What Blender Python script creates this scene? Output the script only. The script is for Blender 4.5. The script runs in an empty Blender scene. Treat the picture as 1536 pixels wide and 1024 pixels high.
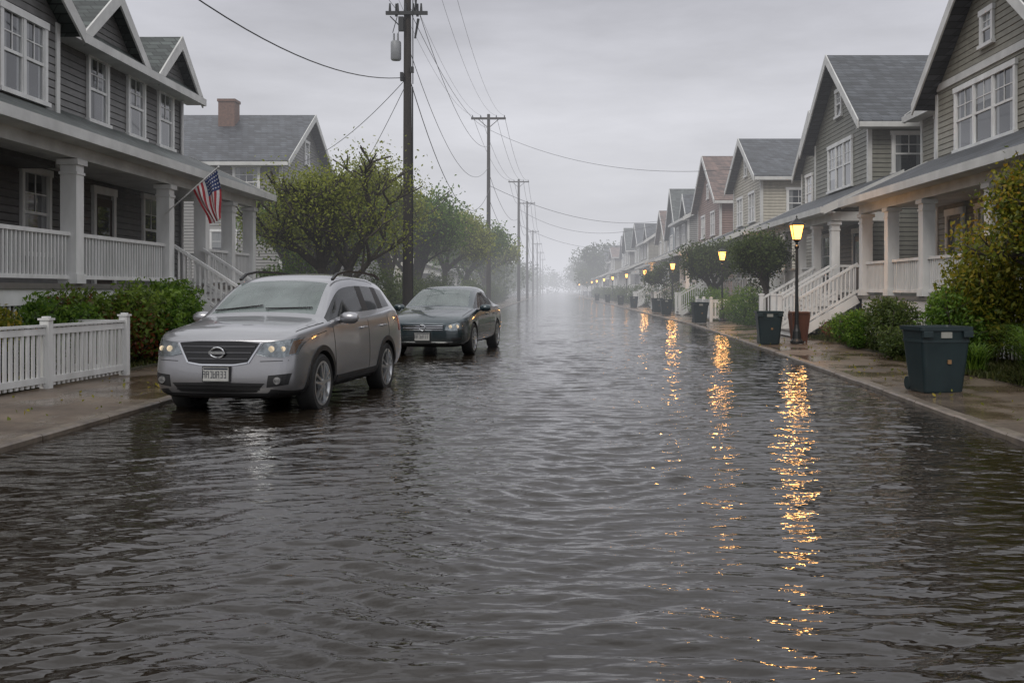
import bpy, bmesh, math, random
import numpy as np
from mathutils import Vector, Matrix
from mathutils.bvhtree import BVHTree
random.seed(7); rng=np.random.default_rng(7)
sc=bpy.context.scene
sc.view_settings.view_transform='Standard'; sc.view_settings.look='None'; sc.view_settings.exposure=0

# ---------------------------------------------------------------- materials
def newmat(name):
    m=bpy.data.materials.new(name); m.use_nodes=True
    nt=m.node_tree; b=nt.nodes.get('Principled BSDF'); return m,nt,b
def N(nt,t,**k):
    n=nt.nodes.new(t)
    for a,v in k.items(): setattr(n,a,v)
    return n
def mth(nt,op,a,b=None,c=None):
    n=N(nt,'ShaderNodeMath',operation=op)
    for i,v in enumerate((a,b,c)):
        if v is None: continue
        if isinstance(v,(int,float)): n.inputs[i].default_value=v
        else: nt.links.new(v,n.inputs[i])
    return n.outputs[0]
def ramp(nt,fac,stops):
    r=N(nt,'ShaderNodeValToRGB'); e=r.color_ramp.elements
    while len(e)<len(stops): e.new(0.5)
    for i,(p,c) in enumerate(stops):
        e[i].position=p; e[i].color=(c[0],c[1],c[2],1) if not isinstance(c,(int,float)) else (c,c,c,1)
    nt.links.new(fac,r.inputs[0]); return r.outputs[0]
def noise(nt,vec,scale,detail=4,rough=.55):
    n=N(nt,'ShaderNodeTexNoise'); n.inputs['Scale'].default_value=scale; n.inputs['Detail'].default_value=detail
    n.inputs['Roughness'].default_value=rough
    nt.links.new(vec,n.inputs['Vector']); return n.outputs[0]
def coords(nt):
    return N(nt,'ShaderNodeTexCoord').outputs['Object']
def mapping(nt,vec,s):
    m=N(nt,'ShaderNodeMapping'); m.inputs['Scale'].default_value=s; nt.links.new(vec,m.inputs[0]); return m.outputs[0]
def bump(nt,b,h,strength,dist):
    bn=N(nt,'ShaderNodeBump'); bn.inputs['Strength'].default_value=strength; bn.inputs['Distance'].default_value=dist
    nt.links.new(h,bn.inputs['Height']); nt.links.new(bn.outputs[0],b.inputs['Normal'])
def pmat(name,c1,c2=None,scale=4,rough=.6,bmp=0,bd=.01,metal=0,coat=0,r2=None,stretch=(1,1,1),spec=None):
    m,nt,b=newmat(name)
    c2=c2 or tuple(x*.8 for x in c1)
    v=mapping(nt,coords(nt),stretch)
    n=noise(nt,v,scale,6)
    nt.links.new(ramp(nt,n,[(.3,c1),(.7,c2)]),b.inputs['Base Color'])
    b.inputs['Roughness'].default_value=rough; b.inputs['Metallic'].default_value=metal
    b.inputs['Coat Weight'].default_value=coat
    if spec is not None: b.inputs['Specular IOR Level'].default_value=spec
    if r2 is not None:
        nt.links.new(ramp(nt,noise(nt,v,scale*.37,4),[(.35,rough),(.65,r2)]),b.inputs['Roughness'])
    if bmp: bump(nt,b,noise(nt,v,scale*3,5),bmp,bd)
    return m
def siding(name,c,pitch=.16):
    m,nt,b=newmat(name)
    co=coords(nt); sep=N(nt,'ShaderNodeSeparateXYZ'); nt.links.new(co,sep.inputs[0])
    fr=mth(nt,'FRACT',mth(nt,'DIVIDE',sep.outputs[2],pitch))
    n=noise(nt,mapping(nt,co,(1.5,1.5,9)),2.2,6)
    n2=noise(nt,mapping(nt,co,(3,3,.4)),1.2,4)
    mx=mth(nt,'ADD',mth(nt,'MULTIPLY',n,.6),mth(nt,'MULTIPLY',n2,.4))
    nt.links.new(ramp(nt,mx,[(.3,tuple(x*.68 for x in c)),(.68,tuple(x*1.15 for x in c))]),b.inputs['Base Color'])
    b.inputs['Roughness'].default_value=.55
    bump(nt,b,ramp(nt,fr,[(0,0.0),(.17,1.0),(1,0.0)]),1.0,.05)
    return m
def shingle(name,c):
    m,nt,b=newmat(name)
    co=coords(nt); sep=N(nt,'ShaderNodeSeparateXYZ'); nt.links.new(co,sep.inputs[0])
    cmb=N(nt,'ShaderNodeCombineXYZ'); nt.links.new(mth(nt,'ADD',sep.outputs[0],sep.outputs[1]),cmb.inputs[0])
    nt.links.new(mth(nt,'MULTIPLY',sep.outputs[2],1.0),cmb.inputs[1])
    br=N(nt,'ShaderNodeTexBrick'); nt.links.new(cmb.outputs[0],br.inputs['Vector'])
    br.inputs['Color1'].default_value=(c[0]*1.7,c[1]*1.7,c[2]*1.7,1); br.inputs['Color2'].default_value=(c[0]*.65,c[1]*.65,c[2]*.65,1)
    br.inputs['Mortar'].default_value=(c[0]*.3,c[1]*.3,c[2]*.3,1)
    br.inputs['Scale'].default_value=1; br.inputs['Brick Width'].default_value=.34; br.inputs['Row Height'].default_value=.14; br.inputs['Mortar Size'].default_value=.012
    mix=N(nt,'ShaderNodeMixRGB',blend_type='MULTIPLY'); mix.inputs[0].default_value=.8
    nt.links.new(br.outputs[0],mix.inputs[1]); nt.links.new(ramp(nt,noise(nt,co,1.3,6),[(.3,.6),(.7,1.3)]),mix.inputs[2])
    nt.links.new(mix.outputs[0],b.inputs['Base Color']); b.inputs['Roughness'].default_value=.5
    bump(nt,b,br.outputs[1],.6,-.015)
    return m
def leafmat(name,stops,rough=.45):
    m,nt,b=newmat(name)
    a=N(nt,'ShaderNodeAttribute'); a.attribute_name='leaf_tone'
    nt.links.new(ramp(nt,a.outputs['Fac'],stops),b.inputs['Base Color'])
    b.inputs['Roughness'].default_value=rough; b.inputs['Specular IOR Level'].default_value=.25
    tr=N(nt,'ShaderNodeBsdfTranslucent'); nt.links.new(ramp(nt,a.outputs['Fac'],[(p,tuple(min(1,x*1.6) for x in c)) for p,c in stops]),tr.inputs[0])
    ms=N(nt,'ShaderNodeMixShader'); ms.inputs[0].default_value=.35
    out=nt.nodes['Material Output']; nt.links.new(b.outputs[0],ms.inputs[1]); nt.links.new(tr.outputs[0],ms.inputs[2]); nt.links.new(ms.outputs[0],out.inputs[0])
    return m
def emit(name,c,s):
    m,nt,b=newmat(name); b.inputs['Base Color'].default_value=(*c,1); b.inputs['Emission Color'].default_value=(*c,1); b.inputs['Emission Strength'].default_value=s; return m
def glassmat(name,tint,film=.12,filmc=(.3,.33,.34),tr=.7,ns=4):
    m,nt,b=newmat(name)
    out=nt.nodes['Material Output']
    b.inputs['Base Color'].default_value=(*filmc,1); b.inputs['Roughness'].default_value=.4
    t=N(nt,'ShaderNodeBsdfTransparent'); t.inputs[0].default_value=(*tint,1)
    g=N(nt,'ShaderNodeBsdfGlossy'); g.inputs['Roughness'].default_value=.03
    fr=N(nt,'ShaderNodeFresnel'); fr.inputs[0].default_value=1.6
    m1=N(nt,'ShaderNodeMixShader')
    nn=noise(nt,coords(nt),ns,4)
    nt.links.new(ramp(nt,nn,[(.35,film*.75),(.7,film*1.25)]),m1.inputs[0]); nt.links.new(t.outputs[0],m1.inputs[1]); nt.links.new(b.outputs[0],m1.inputs[2])
    m2=N(nt,'ShaderNodeMixShader'); nt.links.new(fr.outputs[0],m2.inputs[0]); nt.links.new(m1.outputs[0],m2.inputs[1]); nt.links.new(g.outputs[0],m2.inputs[2])
    nt.links.new(m2.outputs[0],out.inputs[0]); return m

M={}
M['white']=pmat('white_paint',(.78,.78,.77),(.60,.60,.585),3,.45,stretch=(1,1,.4))
M['trim']=pmat('trim_paint',(.66,.66,.64),(.48,.48,.465),2,.5)
M['gray']=siding('gray_siding',(.20,.195,.185))
M['dgray']=siding('dark_gray_siding',(.17,.167,.165))
M['taupe']=siding('taupe_siding',(.24,.227,.185))
M['beige']=siding('beige_siding',(.42,.39,.315))
M['blue']=siding('blue_siding',(.20,.225,.245))
M['brown']=siding('brown_siding',(.22,.13,.10))
M['green']=siding('green_siding',(.175,.173,.143))
M['roof']=shingle('slate_shingle',(.048,.053,.061))
M['roof2']=shingle('green_shingle',(.052,.062,.058))
M['roofbr']=shingle('brown_shingle',(.12,.075,.06))
M['glass']=pmat('window_glass',(.020,.024,.028),(.04,.044,.05),1.2,.04,coat=.5,spec=.8)
M['curtain']=pmat('curtain_behind_glass',(.26,.27,.27),(.15,.16,.17),5,.12,coat=.8,stretch=(6,6,.3))
M['door']=pmat('door_paint',(.05,.035,.03),None,4,.4)
M['brick']=pmat('brick',(.20,.115,.085),(.12,.075,.058),9,.8,.4)
M['floor']=pmat('porch_floor',(.16,.15,.14),None,6,.4)
M['dark']=pmat('lattice_dark',(.03,.028,.025),None,6,.8)
M['wood']=pmat('pole_wood',(.036,.028,.022),(.018,.014,.011),5,.75,.6,.02,stretch=(3,3,.3))
M['rust']=pmat('rust_planter',(.13,.045,.022),(.07,.025,.015),6,.55,.3,stretch=(1,1,.4))
M['black']=pmat('black_iron',(.015,.016,.017),None,5,.4)
M['bark']=pmat('bark',(.075,.062,.05),(.035,.03,.025),8,.85,.6,.02,stretch=(2,2,.4))
M['bin']=pmat('bin_plastic',(.016,.030,.034),(.010,.020,.023),3,.38,.15)
M['conc']=None
def concrete():
    m,nt,b=newmat('wet_concrete'); co=coords(nt)
    sep=N(nt,'ShaderNodeSeparateXYZ'); nt.links.new(co,sep.inputs[0])
    n=noise(nt,co,1.1,8,.6); n2=noise(nt,co,26,4); 
    base=ramp(nt,n,[(.3,(.062,.044,.032)),(.5,(.12,.088,.063)),(.7,(.19,.145,.108))])
    mix=N(nt,'ShaderNodeMixRGB',blend_type='MULTIPLY'); mix.inputs[0].default_value=.7
    nt.links.new(base,mix.inputs[1]); nt.links.new(ramp(nt,n2,[(.3,.6),(.7,1.15)]),mix.inputs[2])
    fr=mth(nt,'FRACT',mth(nt,'DIVIDE',sep.outputs[1],1.55))
    j=mth(nt,'LESS_THAN',fr,.012)
    mix2=N(nt,'ShaderNodeMixRGB'); nt.links.new(j,mix2.inputs[0]); nt.links.new(mix.outputs[0],mix2.inputs[1]); mix2.inputs[2].default_value=(.02,.017,.014,1)
    nt.links.new(mix2.outputs[0],b.inputs['Base Color'])
    nt.links.new(ramp(nt,noise(nt,mapping(nt,co,(1,.6,1)),.9,5),[(.42,.07),(.55,.42)]),b.inputs['Roughness'])
    bump(nt,b,n2,.25,.01); return m
M['conc']=concrete()
M['kerb']=pmat('kerb_stone',(.19,.155,.12),(.09,.072,.058),5,.3,.4,r2=.5)
M['mulch']=pmat('ground_mulch',(.045,.034,.02),(.045,.045,.022),3,.9,.8,.04)
M['asphalt']=pmat('asphalt',(.05,.05,.05),None,20,.8)
L_green=leafmat('leaf_green',[(0,(.014,.032,.006)),(.4,(.055,.115,.016)),(1,(.18,.27,.035))])
L_spring=leafmat('leaf_spring',[(0,(.038,.052,.010)),(.4,(.15,.18,.026)),(1,(.34,.36,.06))])
L_dark=leafmat('leaf_dark',[(0,(.012,.020,.006)),(.4,(.042,.066,.016)),(1,(.12,.155,.038))])
L_red=leafmat('leaf_red',[(0,(.03,.014,.007)),(.28,(.17,.045,.018)),(.42,(.06,.10,.018)),(1,(.18,.25,.035))])
L_autumn=leafmat('leaf_autumn',[(0,(.03,.035,.008)),(.4,(.10,.13,.018)),(.75,(.25,.22,.025)),(1,(.32,.17,.02))])

# ---------------------------------------------------------------- mesh builder
def empty(name,loc=(0,0,0)):
    e=bpy.data.objects.new(name,None); e.location=loc; e.empty_display_size=.3; sc.collection.objects.link(e); return e
class MB:
    def __init__(s): s.v=[]; s.f=[]; s.m=[]; s.cm=0
    def add(s,vs,fs):
        o=len(s.v); s.v+= [tuple(p) for p in vs]
        for f in fs: s.f.append([i+o for i in f]); s.m.append(s.cm)
    def box(s,x0,x1,y0,y1,z0,z1):
        if x0>x1:x0,x1=x1,x0
        if y0>y1:y0,y1=y1,y0
        s.add([(x0,y0,z0),(x1,y0,z0),(x1,y1,z0),(x0,y1,z0),(x0,y0,z1),(x1,y0,z1),(x1,y1,z1),(x0,y1,z1)],
              [(0,3,2,1),(4,5,6,7),(0,1,5,4),(1,2,6,5),(2,3,7,6),(3,0,4,7)])
    def prism(s,poly,axis,t0,t1):
        n=len(poly)
        def mk(p,t): return (t,p[0],p[1]) if axis=='x' else ((p[0],t,p[1]) if axis=='y' else (p[0],p[1],t))
        vs=[mk(p,t0) for p in poly]+[mk(p,t1) for p in poly]
        s.add(vs,[list(range(n))[::-1],list(range(n,2*n))]+[(i,(i+1)%n,n+(i+1)%n,n+i) for i in range(n)])
    def cyl(s,p0,p1,r0,r1=None,n=10):
        r1=r0 if r1 is None else r1
        p0=Vector(p0);p1=Vector(p1); d=(p1-p0).normalized()
        u=d.orthogonal().normalized(); w=d.cross(u)
        vs=[]
        for p,r in((p0,r0),(p1,r1)):
            for i in range(n):
                a=2*math.pi*i/n; vs.append(p+u*math.cos(a)*r+w*math.sin(a)*r)
        s.add(vs,[(i,(i+1)%n,n+(i+1)%n,n+i) for i in range(n)]+[list(range(n))[::-1],list(range(n,2*n))])
    def beam(s,p0,p1,w,h):
        p0=Vector(p0);p1=Vector(p1); d=(p1-p0).normalized(); up=Vector((0,0,1))
        if abs(d.z)>.95: up=Vector((0,1,0))
        u=d.cross(up).normalized()*w/2; k=u.cross(d).normalized()*h/2
        vs=[p+a*u+b*k for p in(p0,p1) for a,b in((-1,-1),(1,-1),(1,1),(-1,1))]
        s.add(vs,[(3,2,1,0),(4,5,6,7),(0,1,5,4),(1,2,6,5),(2,3,7,6),(3,0,4,7)])
    def lathe(s,prof,c=(0,0,0),n=20,axis='z'):
        k=len(prof); vs=[]
        for i in range(n):
            a=2*math.pi*i/n
            for r,z in prof:
                if axis=='z': vs.append((c[0]+r*math.cos(a),c[1]+r*math.sin(a),c[2]+z))
                else: vs.append((c[0]+r*math.cos(a),c[1]+z,c[2]+r*math.sin(a)))
        s.add(vs,[(i*k+j,((i+1)%n)*k+j,((i+1)%n)*k+j+1,i*k+j+1) for i in range(n) for j in range(k-1)])
    def obj(s,name,mats,parent=None,bevel=0,smooth=False,fix=True):
        if not s.v: return None
        me=bpy.data.meshes.new(name); me.from_pydata(s.v,[],s.f)
        if not isinstance(mats,(list,tuple)): mats=[mats]
        for m in mats: me.materials.append(m)
        me.polygons.foreach_set('material_index',s.m)
        if fix:
            bm=bmesh.new(); bm.from_mesh(me); bmesh.ops.recalc_face_normals(bm,faces=bm.faces)
            if smooth:
                for f in bm.faces: f.smooth=True
                for e in bm.edges:
                    if len(e.link_faces)==2 and e.calc_face_angle(0)>.7: e.smooth=False
            bm.to_mesh(me); bm.free()
        me.update()
        o=bpy.data.objects.new(name,me); sc.collection.objects.link(o)
        if parent: o.parent=parent
        if bevel:
            b=o.modifiers.new('bevel','BEVEL'); b.width=bevel; b.segments=2; b.limit_method='ANGLE'
        return o

# ---------------------------------------------------------------- camera / world / light
cam=bpy.data.cameras.new('camera'); co=bpy.data.objects.new('camera',cam); sc.collection.objects.link(co)
co.location=(0,0,1.5); co.rotation_euler=(math.radians(90),0,0)
cam.lens=36*1500/1536; cam.sensor_width=36; cam.shift_x=-62/1536; cam.shift_y=-77/1536; cam.clip_end=6000; cam.clip_start=.05
sc.camera=co

w=bpy.data.worlds.new('World'); sc.world=w; w.use_nodes=True; nt=w.node_tree; nt.nodes.clear()
out=N(nt,'ShaderNodeOutputWorld'); bg=N(nt,'ShaderNodeBackground'); nt.links.new(bg.outputs[0],out.inputs[0])
sky=N(nt,'ShaderNodeTexSky',sky_type='NISHITA'); sky.sun_disc=False; sky.sun_elevation=math.radians(42); sky.sun_rotation=math.radians(160)
hs=N(nt,'ShaderNodeHueSaturation'); hs.inputs['Saturation'].default_value=.15; hs.inputs['Value'].default_value=1.0; nt.links.new(sky.outputs[0],hs.inputs['Color'])
tc=N(nt,'ShaderNodeTexCoord').outputs['Generated']
sp=N(nt,'ShaderNodeSeparateXYZ'); nt.links.new(tc,sp.inputs[0])
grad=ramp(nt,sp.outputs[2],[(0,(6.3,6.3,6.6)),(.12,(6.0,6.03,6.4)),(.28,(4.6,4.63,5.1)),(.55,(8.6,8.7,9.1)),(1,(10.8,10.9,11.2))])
cn=noise(nt,mapping(nt,tc,(1.3,1.3,5.5)),1.8,7,.55)
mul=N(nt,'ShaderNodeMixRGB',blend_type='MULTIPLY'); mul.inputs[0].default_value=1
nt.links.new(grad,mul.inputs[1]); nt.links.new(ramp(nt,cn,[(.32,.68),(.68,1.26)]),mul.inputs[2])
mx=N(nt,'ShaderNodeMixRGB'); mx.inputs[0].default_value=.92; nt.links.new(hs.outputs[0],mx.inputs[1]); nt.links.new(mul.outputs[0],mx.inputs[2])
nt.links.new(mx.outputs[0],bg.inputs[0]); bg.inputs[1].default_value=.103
sl=bpy.data.lights.new('sun','SUN'); sl.energy=1.1; sl.angle=math.radians(25); sl.color=(1,.95,.88)
so=bpy.data.objects.new('sun',sl); sc.collection.objects.link(so); so.rotation_euler=(math.radians(48),0,math.radians(-20))

# mist volume
fm=bpy.data.materials.new('mist'); fm.use_nodes=True; nt=fm.node_tree; nt.nodes.clear()
o=N(nt,'ShaderNodeOutputMaterial'); ab=N(nt,'ShaderNodeVolumeAbsorption'); ab.inputs[0].default_value=(0,0,0,1)
D=.0037; ab.inputs[1].default_value=D*.74
em=N(nt,'ShaderNodeEmission'); em.inputs[0].default_value=(.52,.525,.56,1); em.inputs[1].default_value=D
ad=N(nt,'ShaderNodeAddShader'); nt.links.new(ab.outputs[0],ad.inputs[0]); nt.links.new(em.outputs[0],ad.inputs[1]); nt.links.new(ad.outputs[0],o.inputs['Volume'])
try: fm.cycles.homogeneous_volume=True
except Exception as ex: print(ex)
b=MB(); b.box(-400,400,24,1400,-.5,25); mo=b.obj('mist',fm)

# ---------------------------------------------------------------- ground
def kl(y): return float(np.interp(y,[-40,16,36,75,150,1200],[-5.1,-5.1,-4.95,-4.25,-4.1,-4.1]))
def kr(y): return float(np.interp(y,[-40,4,9.6,15,27,43,83,1200],[4.1,4.3,4.5,4.8,5.35,5.9,5.7,5.2]))
b=MB(); b.add([(-2500,-200,-.2),(2500,-200,-.2),(2500,3000,-.2),(-2500,3000,-.2)],[(0,1,2,3)]); b.obj('ground',M['mulch'])
YS=list(np.arange(-20,60,1.0))+list(np.arange(60,200,5.0))+[200,300,400,600,1000]
def strip(name,fa,fb,z,mat,zb=-.2,za=None):
    b=MB(); vs=[];fs=[]
    for y in YS:
        a,c=fa(y),fb(y); vs+=[(a,y,zb),(a,y,z),(c,y,z if za is None else za),(c,y,zb)]
    for i in range(len(YS)-1):
        for j in range(3): fs.append((i*4+j,i*4+4+j,i*4+5+j,i*4+1+j))
    b.add(vs,fs); return b.obj(name,mat)
strip('road',lambda y:kl(y),lambda y:kr(y),-.15,M['asphalt'])
strip('pavement',lambda y:-7.35,lambda y:kl(y)-.16,.10,M['conc'],za=.045)
strip('pavement',lambda y:kr(y)+.16,lambda y:kr(y)+2.05,.045,M['conc'],za=.10)
strip('lawn',lambda y:-120,lambda y:-7.35,.18,M['mulch'],za=.13)
strip('lawn',lambda y:kr(y)+2.05,lambda y:120,.12,M['mulch'],za=.25)
def kerb(fn,s):
    b=MB(); y=-5
    while y<260:
        L=1.5 if y<60 else 10
        y1=y+L-.018
        dz=random.uniform(-.008,.006)
        for (ya,yb) in((y,y1),):
            a0,a1=fn(ya),fn(yb)
            z=.068+dz
            vs=[(a0,ya,-.2),(a0,ya,z-.02),(a0+s*.02,ya,z),(a0+s*.155,ya,z),(a0+s*.155,ya,-.2),
                (a1,yb,-.2),(a1,yb,z-.02),(a1+s*.02,yb,z),(a1+s*.155,yb,z),(a1+s*.155,yb,-.2)]
            b.add(vs,[(i,(i+1)%5,5+(i+1)%5,5+i) for i in range(5)]+[(0,1,2,3,4),(5,6,7,8,9)])
        y+=L
    b.obj('kerb',M['kerb'])
kerb(kl,-1); kerb(kr,1)

# ---------------------------------------------------------------- water
def water():
    ys=[.6]; g=.0031
    while ys[-1]<500: ys.append(ys[-1]*(1+g)+.001)
    ys=np.array([-60,-20,-5,0]+ys); nx=520
    xs=np.linspace(-6,7,nx)
    dy=np.gradient(ys); dy[:5]=.01
    X,Y=np.meshgrid(xs,ys); Hh=np.zeros_like(X)
    DY=np.maximum(dy[:,None],xs[1]-xs[0])
    r=np.random.default_rng(3)
    Xw=X+.25*np.sin(Y*.9+1)+.12*np.sin(Y*2.3+X*1.1); Yw=Y+.22*np.sin(X*1.3+.5)+.1*np.sin(X*3.1-Y*.7)
    patch=.85+.35*np.sin(X*.55+Y*.31+1)*np.sin(Y*.43-X*.2)+.2*np.sin(X*1.3-Y*.9+2)
    for i in range(105):
        lam=math.exp(r.uniform(math.log(.085),math.log(.85)))
        th=r.normal(math.pi/2+.12,.42); k=2*math.pi/lam
        s=.029*(1.0 if lam<.4 else .62)
        ph=r.uniform(0,6.28)
        wgt=np.clip((lam/DY-2.2)/2.2,0,1)
        env=.5+.7*np.sin(X*r.uniform(-1.1,1.1)+Y*r.uniform(-1.1,1.1)+ph*2)
        p=k*(math.cos(th)*Xw+math.sin(th)*Yw)+ph
        sn=np.sin(p); Hh+=s/k*(sn+.28*np.cos(2*p))*wgt*env*patch
    Hh[:4]=0
    n=X.size; v=np.stack([X,Y,Hh],-1).reshape(-1,3)
    R=len(ys); idx=np.arange(n).reshape(R,nx)
    q=np.stack([idx[:-1,:-1],idx[:-1,1:],idx[1:,1:],idx[1:,:-1]],-1).reshape(-1,4)
    me=bpy.data.meshes.new('water'); me.vertices.add(n); me.vertices.foreach_set('co',v.ravel().astype('f'))
    me.loops.add(q.size); me.loops.foreach_set('vertex_index',q.ravel().astype('i'))
    me.polygons.add(len(q)); me.polygons.foreach_set('loop_start',np.arange(0,q.size,4,dtype='i')); me.polygons.foreach_set('loop_total',np.full(len(q),4,'i'))
    me.polygons.foreach_set('use_smooth',np.ones(len(q),'bool'))
    me.update(); me.validate()
    m,nt,b=newmat('flood_water'); co_=coords(nt)
    sep=N(nt,'ShaderNodeSeparateXYZ'); nt.links.new(co_,sep.inputs[0])
    nt.links.new(ramp(nt,noise(nt,co_,.5,5),[(.3,(.012,.0085,.0055)),(.7,(.022,.017,.012))]),b.inputs['Base Color'])
    b.inputs['IOR'].default_value=1.45
    mr=N(nt,'ShaderNodeMapRange'); nt.links.new(sep.outputs[1],mr.inputs[0]); mr.inputs[1].default_value=12; mr.inputs[2].default_value=90; mr.inputs[3].default_value=.02; mr.inputs[4].default_value=.12
    nt.links.new(mr.outputs[0],b.inputs['Roughness'])
    h=noise(nt,mapping(nt,co_,(1.8,4.8,1)),2.1,2)
    bump(nt,b,h,.5,.026)
    me.materials.append(m)
    ob=bpy.data.objects.new('water',me); sc.collection.objects.link(ob)
water()

# ---------------------------------------------------------------- foliage
def leaf_obj(name,pts,size,mat,parent=None,clump=None,aspect=.5,up=0.0):
    pts=np.asarray(pts,float); n=len(pts)
    d=rng.normal(size=(n,3)); d[:,2]+=up; d/=np.linalg.norm(d,axis=1)[:,None]
    e=rng.normal(size=(n,3)); e-= (e*d).sum(1)[:,None]*d; e/=np.linalg.norm(e,axis=1)[:,None]
    s=size*rng.uniform(.6,1.3,n)[:,None]
    v=np.stack([pts-d*s*.5, pts+e*s*aspect*.5, pts+d*s*.5, pts-e*s*aspect*.5],1).reshape(-1,3)
    me=bpy.data.meshes.new(name); me.vertices.add(4*n); me.vertices.foreach_set('co',v.ravel().astype('f'))
    me.loops.add(4*n); me.loops.foreach_set('vertex_index',np.arange(4*n,dtype='i'))
    me.polygons.add(n); me.polygons.foreach_set('loop_start',np.arange(0,4*n,4,dtype='i')); me.polygons.foreach_set('loop_total',np.full(n,4,'i'))
    me.update()
    a=me.attributes.new('leaf_tone','FLOAT','FACE')
    val=rng.uniform(0,1,n)*.55+(clump if clump is not None else .25)  # random leaf tone plus clump offset, which can carry painted shading
    a.data.foreach_set('value',np.clip(val,0,1).astype('f'))
    me.materials.append(mat)
    o=bpy.data.objects.new(name,me); sc.collection.objects.link(o)
    if parent: o.parent=parent
    return o
def tree(name,x,y,h,rad,mat,leaves=9000,size=.12,z0=.12,trunk=.13,levels=4,low=.22,spread=.75,seed=0,fill=.13,stems=1):
    r=random.Random(seed); e=empty(name,(x,y,z0)); b=MB(); tips=[]
    def grow(p,d,L,rad0,lv):
        n=3; q=p; dd=d
        for i in range(n):
            dd=(dd+Vector((r.uniform(-1,1),r.uniform(-1,1),r.uniform(-.3,.6)))*.16).normalized()
            q2=q+dd*L/n; r0=rad0*(1-.22*i/n*1.3); r1=rad0*(1-.22*(i+1)/n*1.3)
            b.cyl(q,q2,r0,r1,7 if lv>1 else 5)
            if lv<=2: tips.append((q2,L))
            q=q2
            if lv>0 and i>0 and r.random()<.75: 
                side=Vector((r.uniform(-1,1),r.uniform(-1,1),r.uniform(-.1,.5))).normalized()
                grow(q,(dd*.6+side*spread).normalized(),L*.66,rad0*.5,lv-1)
        if lv>0:
            k=r.choice((2,3))
            for j in range(k):
                side=Vector((r.uniform(-1,1),r.uniform(-1,1),r.uniform(-.2,.5))).normalized()
                grow(q,(dd*.7+side*spread).normalized(),L*r.uniform(.62,.8),rad0*.62,lv-1)
    for s in range(stems):
        d=Vector((r.uniform(-.3,.3)*(stems>1),r.uniform(-.3,.3)*(stems>1),1)).normalized()
        grow(Vector((0,0,0)),d,h*low*1.25,trunk,levels)
    zs=max(t[0].z for t in tips); rs=sorted(math.hypot(t[0].x,t[0].y) for t in tips)[int(len(tips)*.93)]
    fz=h*.95/zs; fx=rad/rs
    b.v=[(v[0]*(1+(fx-1)*min(1,v[2]/(zs*.35))),v[1]*(1+(fx-1)*min(1,v[2]/(zs*.35))),v[2]*fz) for v in b.v]
    b.obj('trunk_and_limbs',M['bark'],e,smooth=True)
    P=np.array([(t[0].x*fx,t[0].y*fx,t[0].z*fz) for t in tips])
    P=P[P[:,2]>h*low*.6]
    idx=rng.integers(0,len(P),leaves)
    cl=rng.uniform(0,.45,len(P))+.25*np.clip((P[:,2]/h-.5),-.3,.5)  # random per clump, plus painted light: leaf colour paler toward the crown top
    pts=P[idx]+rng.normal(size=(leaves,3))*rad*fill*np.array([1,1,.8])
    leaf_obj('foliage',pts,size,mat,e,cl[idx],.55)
    return e
def shrub(name,x,y,rx,ry,h,mat,leaves=5000,size=.08,lumps=9,z0=.12,seed=0,up=.4,aspect=.45):
    r=np.random.default_rng(seed+11); e=empty(name,(x,y,z0))
    C=[];pts=[];cl=[]
    b=MB()
    for i in range(lumps):
        a=r.uniform(0,6.28); rr=math.sqrt(r.uniform(0,1))*.68
        c=np.array([math.cos(a)*rr*rx,math.sin(a)*rr*ry,h*r.uniform(.25,.80)*(1-.2*rr)]); s=np.array([rx,ry,h*.62])*r.uniform(.30,.5)
        b.cyl((c[0]*.3,c[1]*.3,0),tuple(c),.02,.01,5)
        k=leaves//lumps
        d=r.normal(size=(k,3)); d/=np.linalg.norm(d,axis=1)[:,None]; rad=r.uniform(.35,1.25,k)**.6
        p=c+d*s*rad[:,None]; p[:,2]=np.abs(p[:,2]); pts.append(p); cl.append(np.clip(.02+.38*(p[:,2]/h)*rad+r.uniform(-.05,.1),0,.5))  # leaf colour darker low and inside each lump, shade painted in
        for t in range(5):
            dd=r.normal(size=3); dd[2]=abs(dd[2])+.3; dd/=np.linalg.norm(dd); b.cyl(tuple(c),tuple(c+dd*s*1.15),.01,.004,4)
    b.obj('stems',M['bark'],e)
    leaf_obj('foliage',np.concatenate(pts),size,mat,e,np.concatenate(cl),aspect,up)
    return e
def hedge(name,segs,mat,leaves,size=.1,seed=1):
    r=np.random.default_rng(seed); tot=sum(s[2]*s[4] for s in segs); pts=[];cl=[]
    for (x,y,rx,ry,h) in segs:
        k=int(leaves*rx*h/tot)
        d=r.normal(size=(k,3)); d/=np.linalg.norm(d,axis=1)[:,None]; rad=r.uniform(.4,1.08,k)**.5
        bmpy=1+.22*np.sin(d[:,0]*5+x)*np.sin(d[:,2]*6+y)+.12*np.sin(d[:,1]*9)
        p=np.array([x,y,h*.45])+d*np.array([rx,ry,h*.55])*(rad*bmpy)[:,None]; p[:,2]=np.maximum(p[:,2],.02)+.1
        pts.append(p); cl.append(np.clip(.42*(p[:,2]/h)-.02+.1*np.sin(p[:,0]*4+p[:,1]*3),0,.5))  # upper leaves coloured lighter, shade painted into the lower ones
    return leaf_obj(name,np.concatenate(pts),size,mat,None,np.concatenate(cl))

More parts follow.
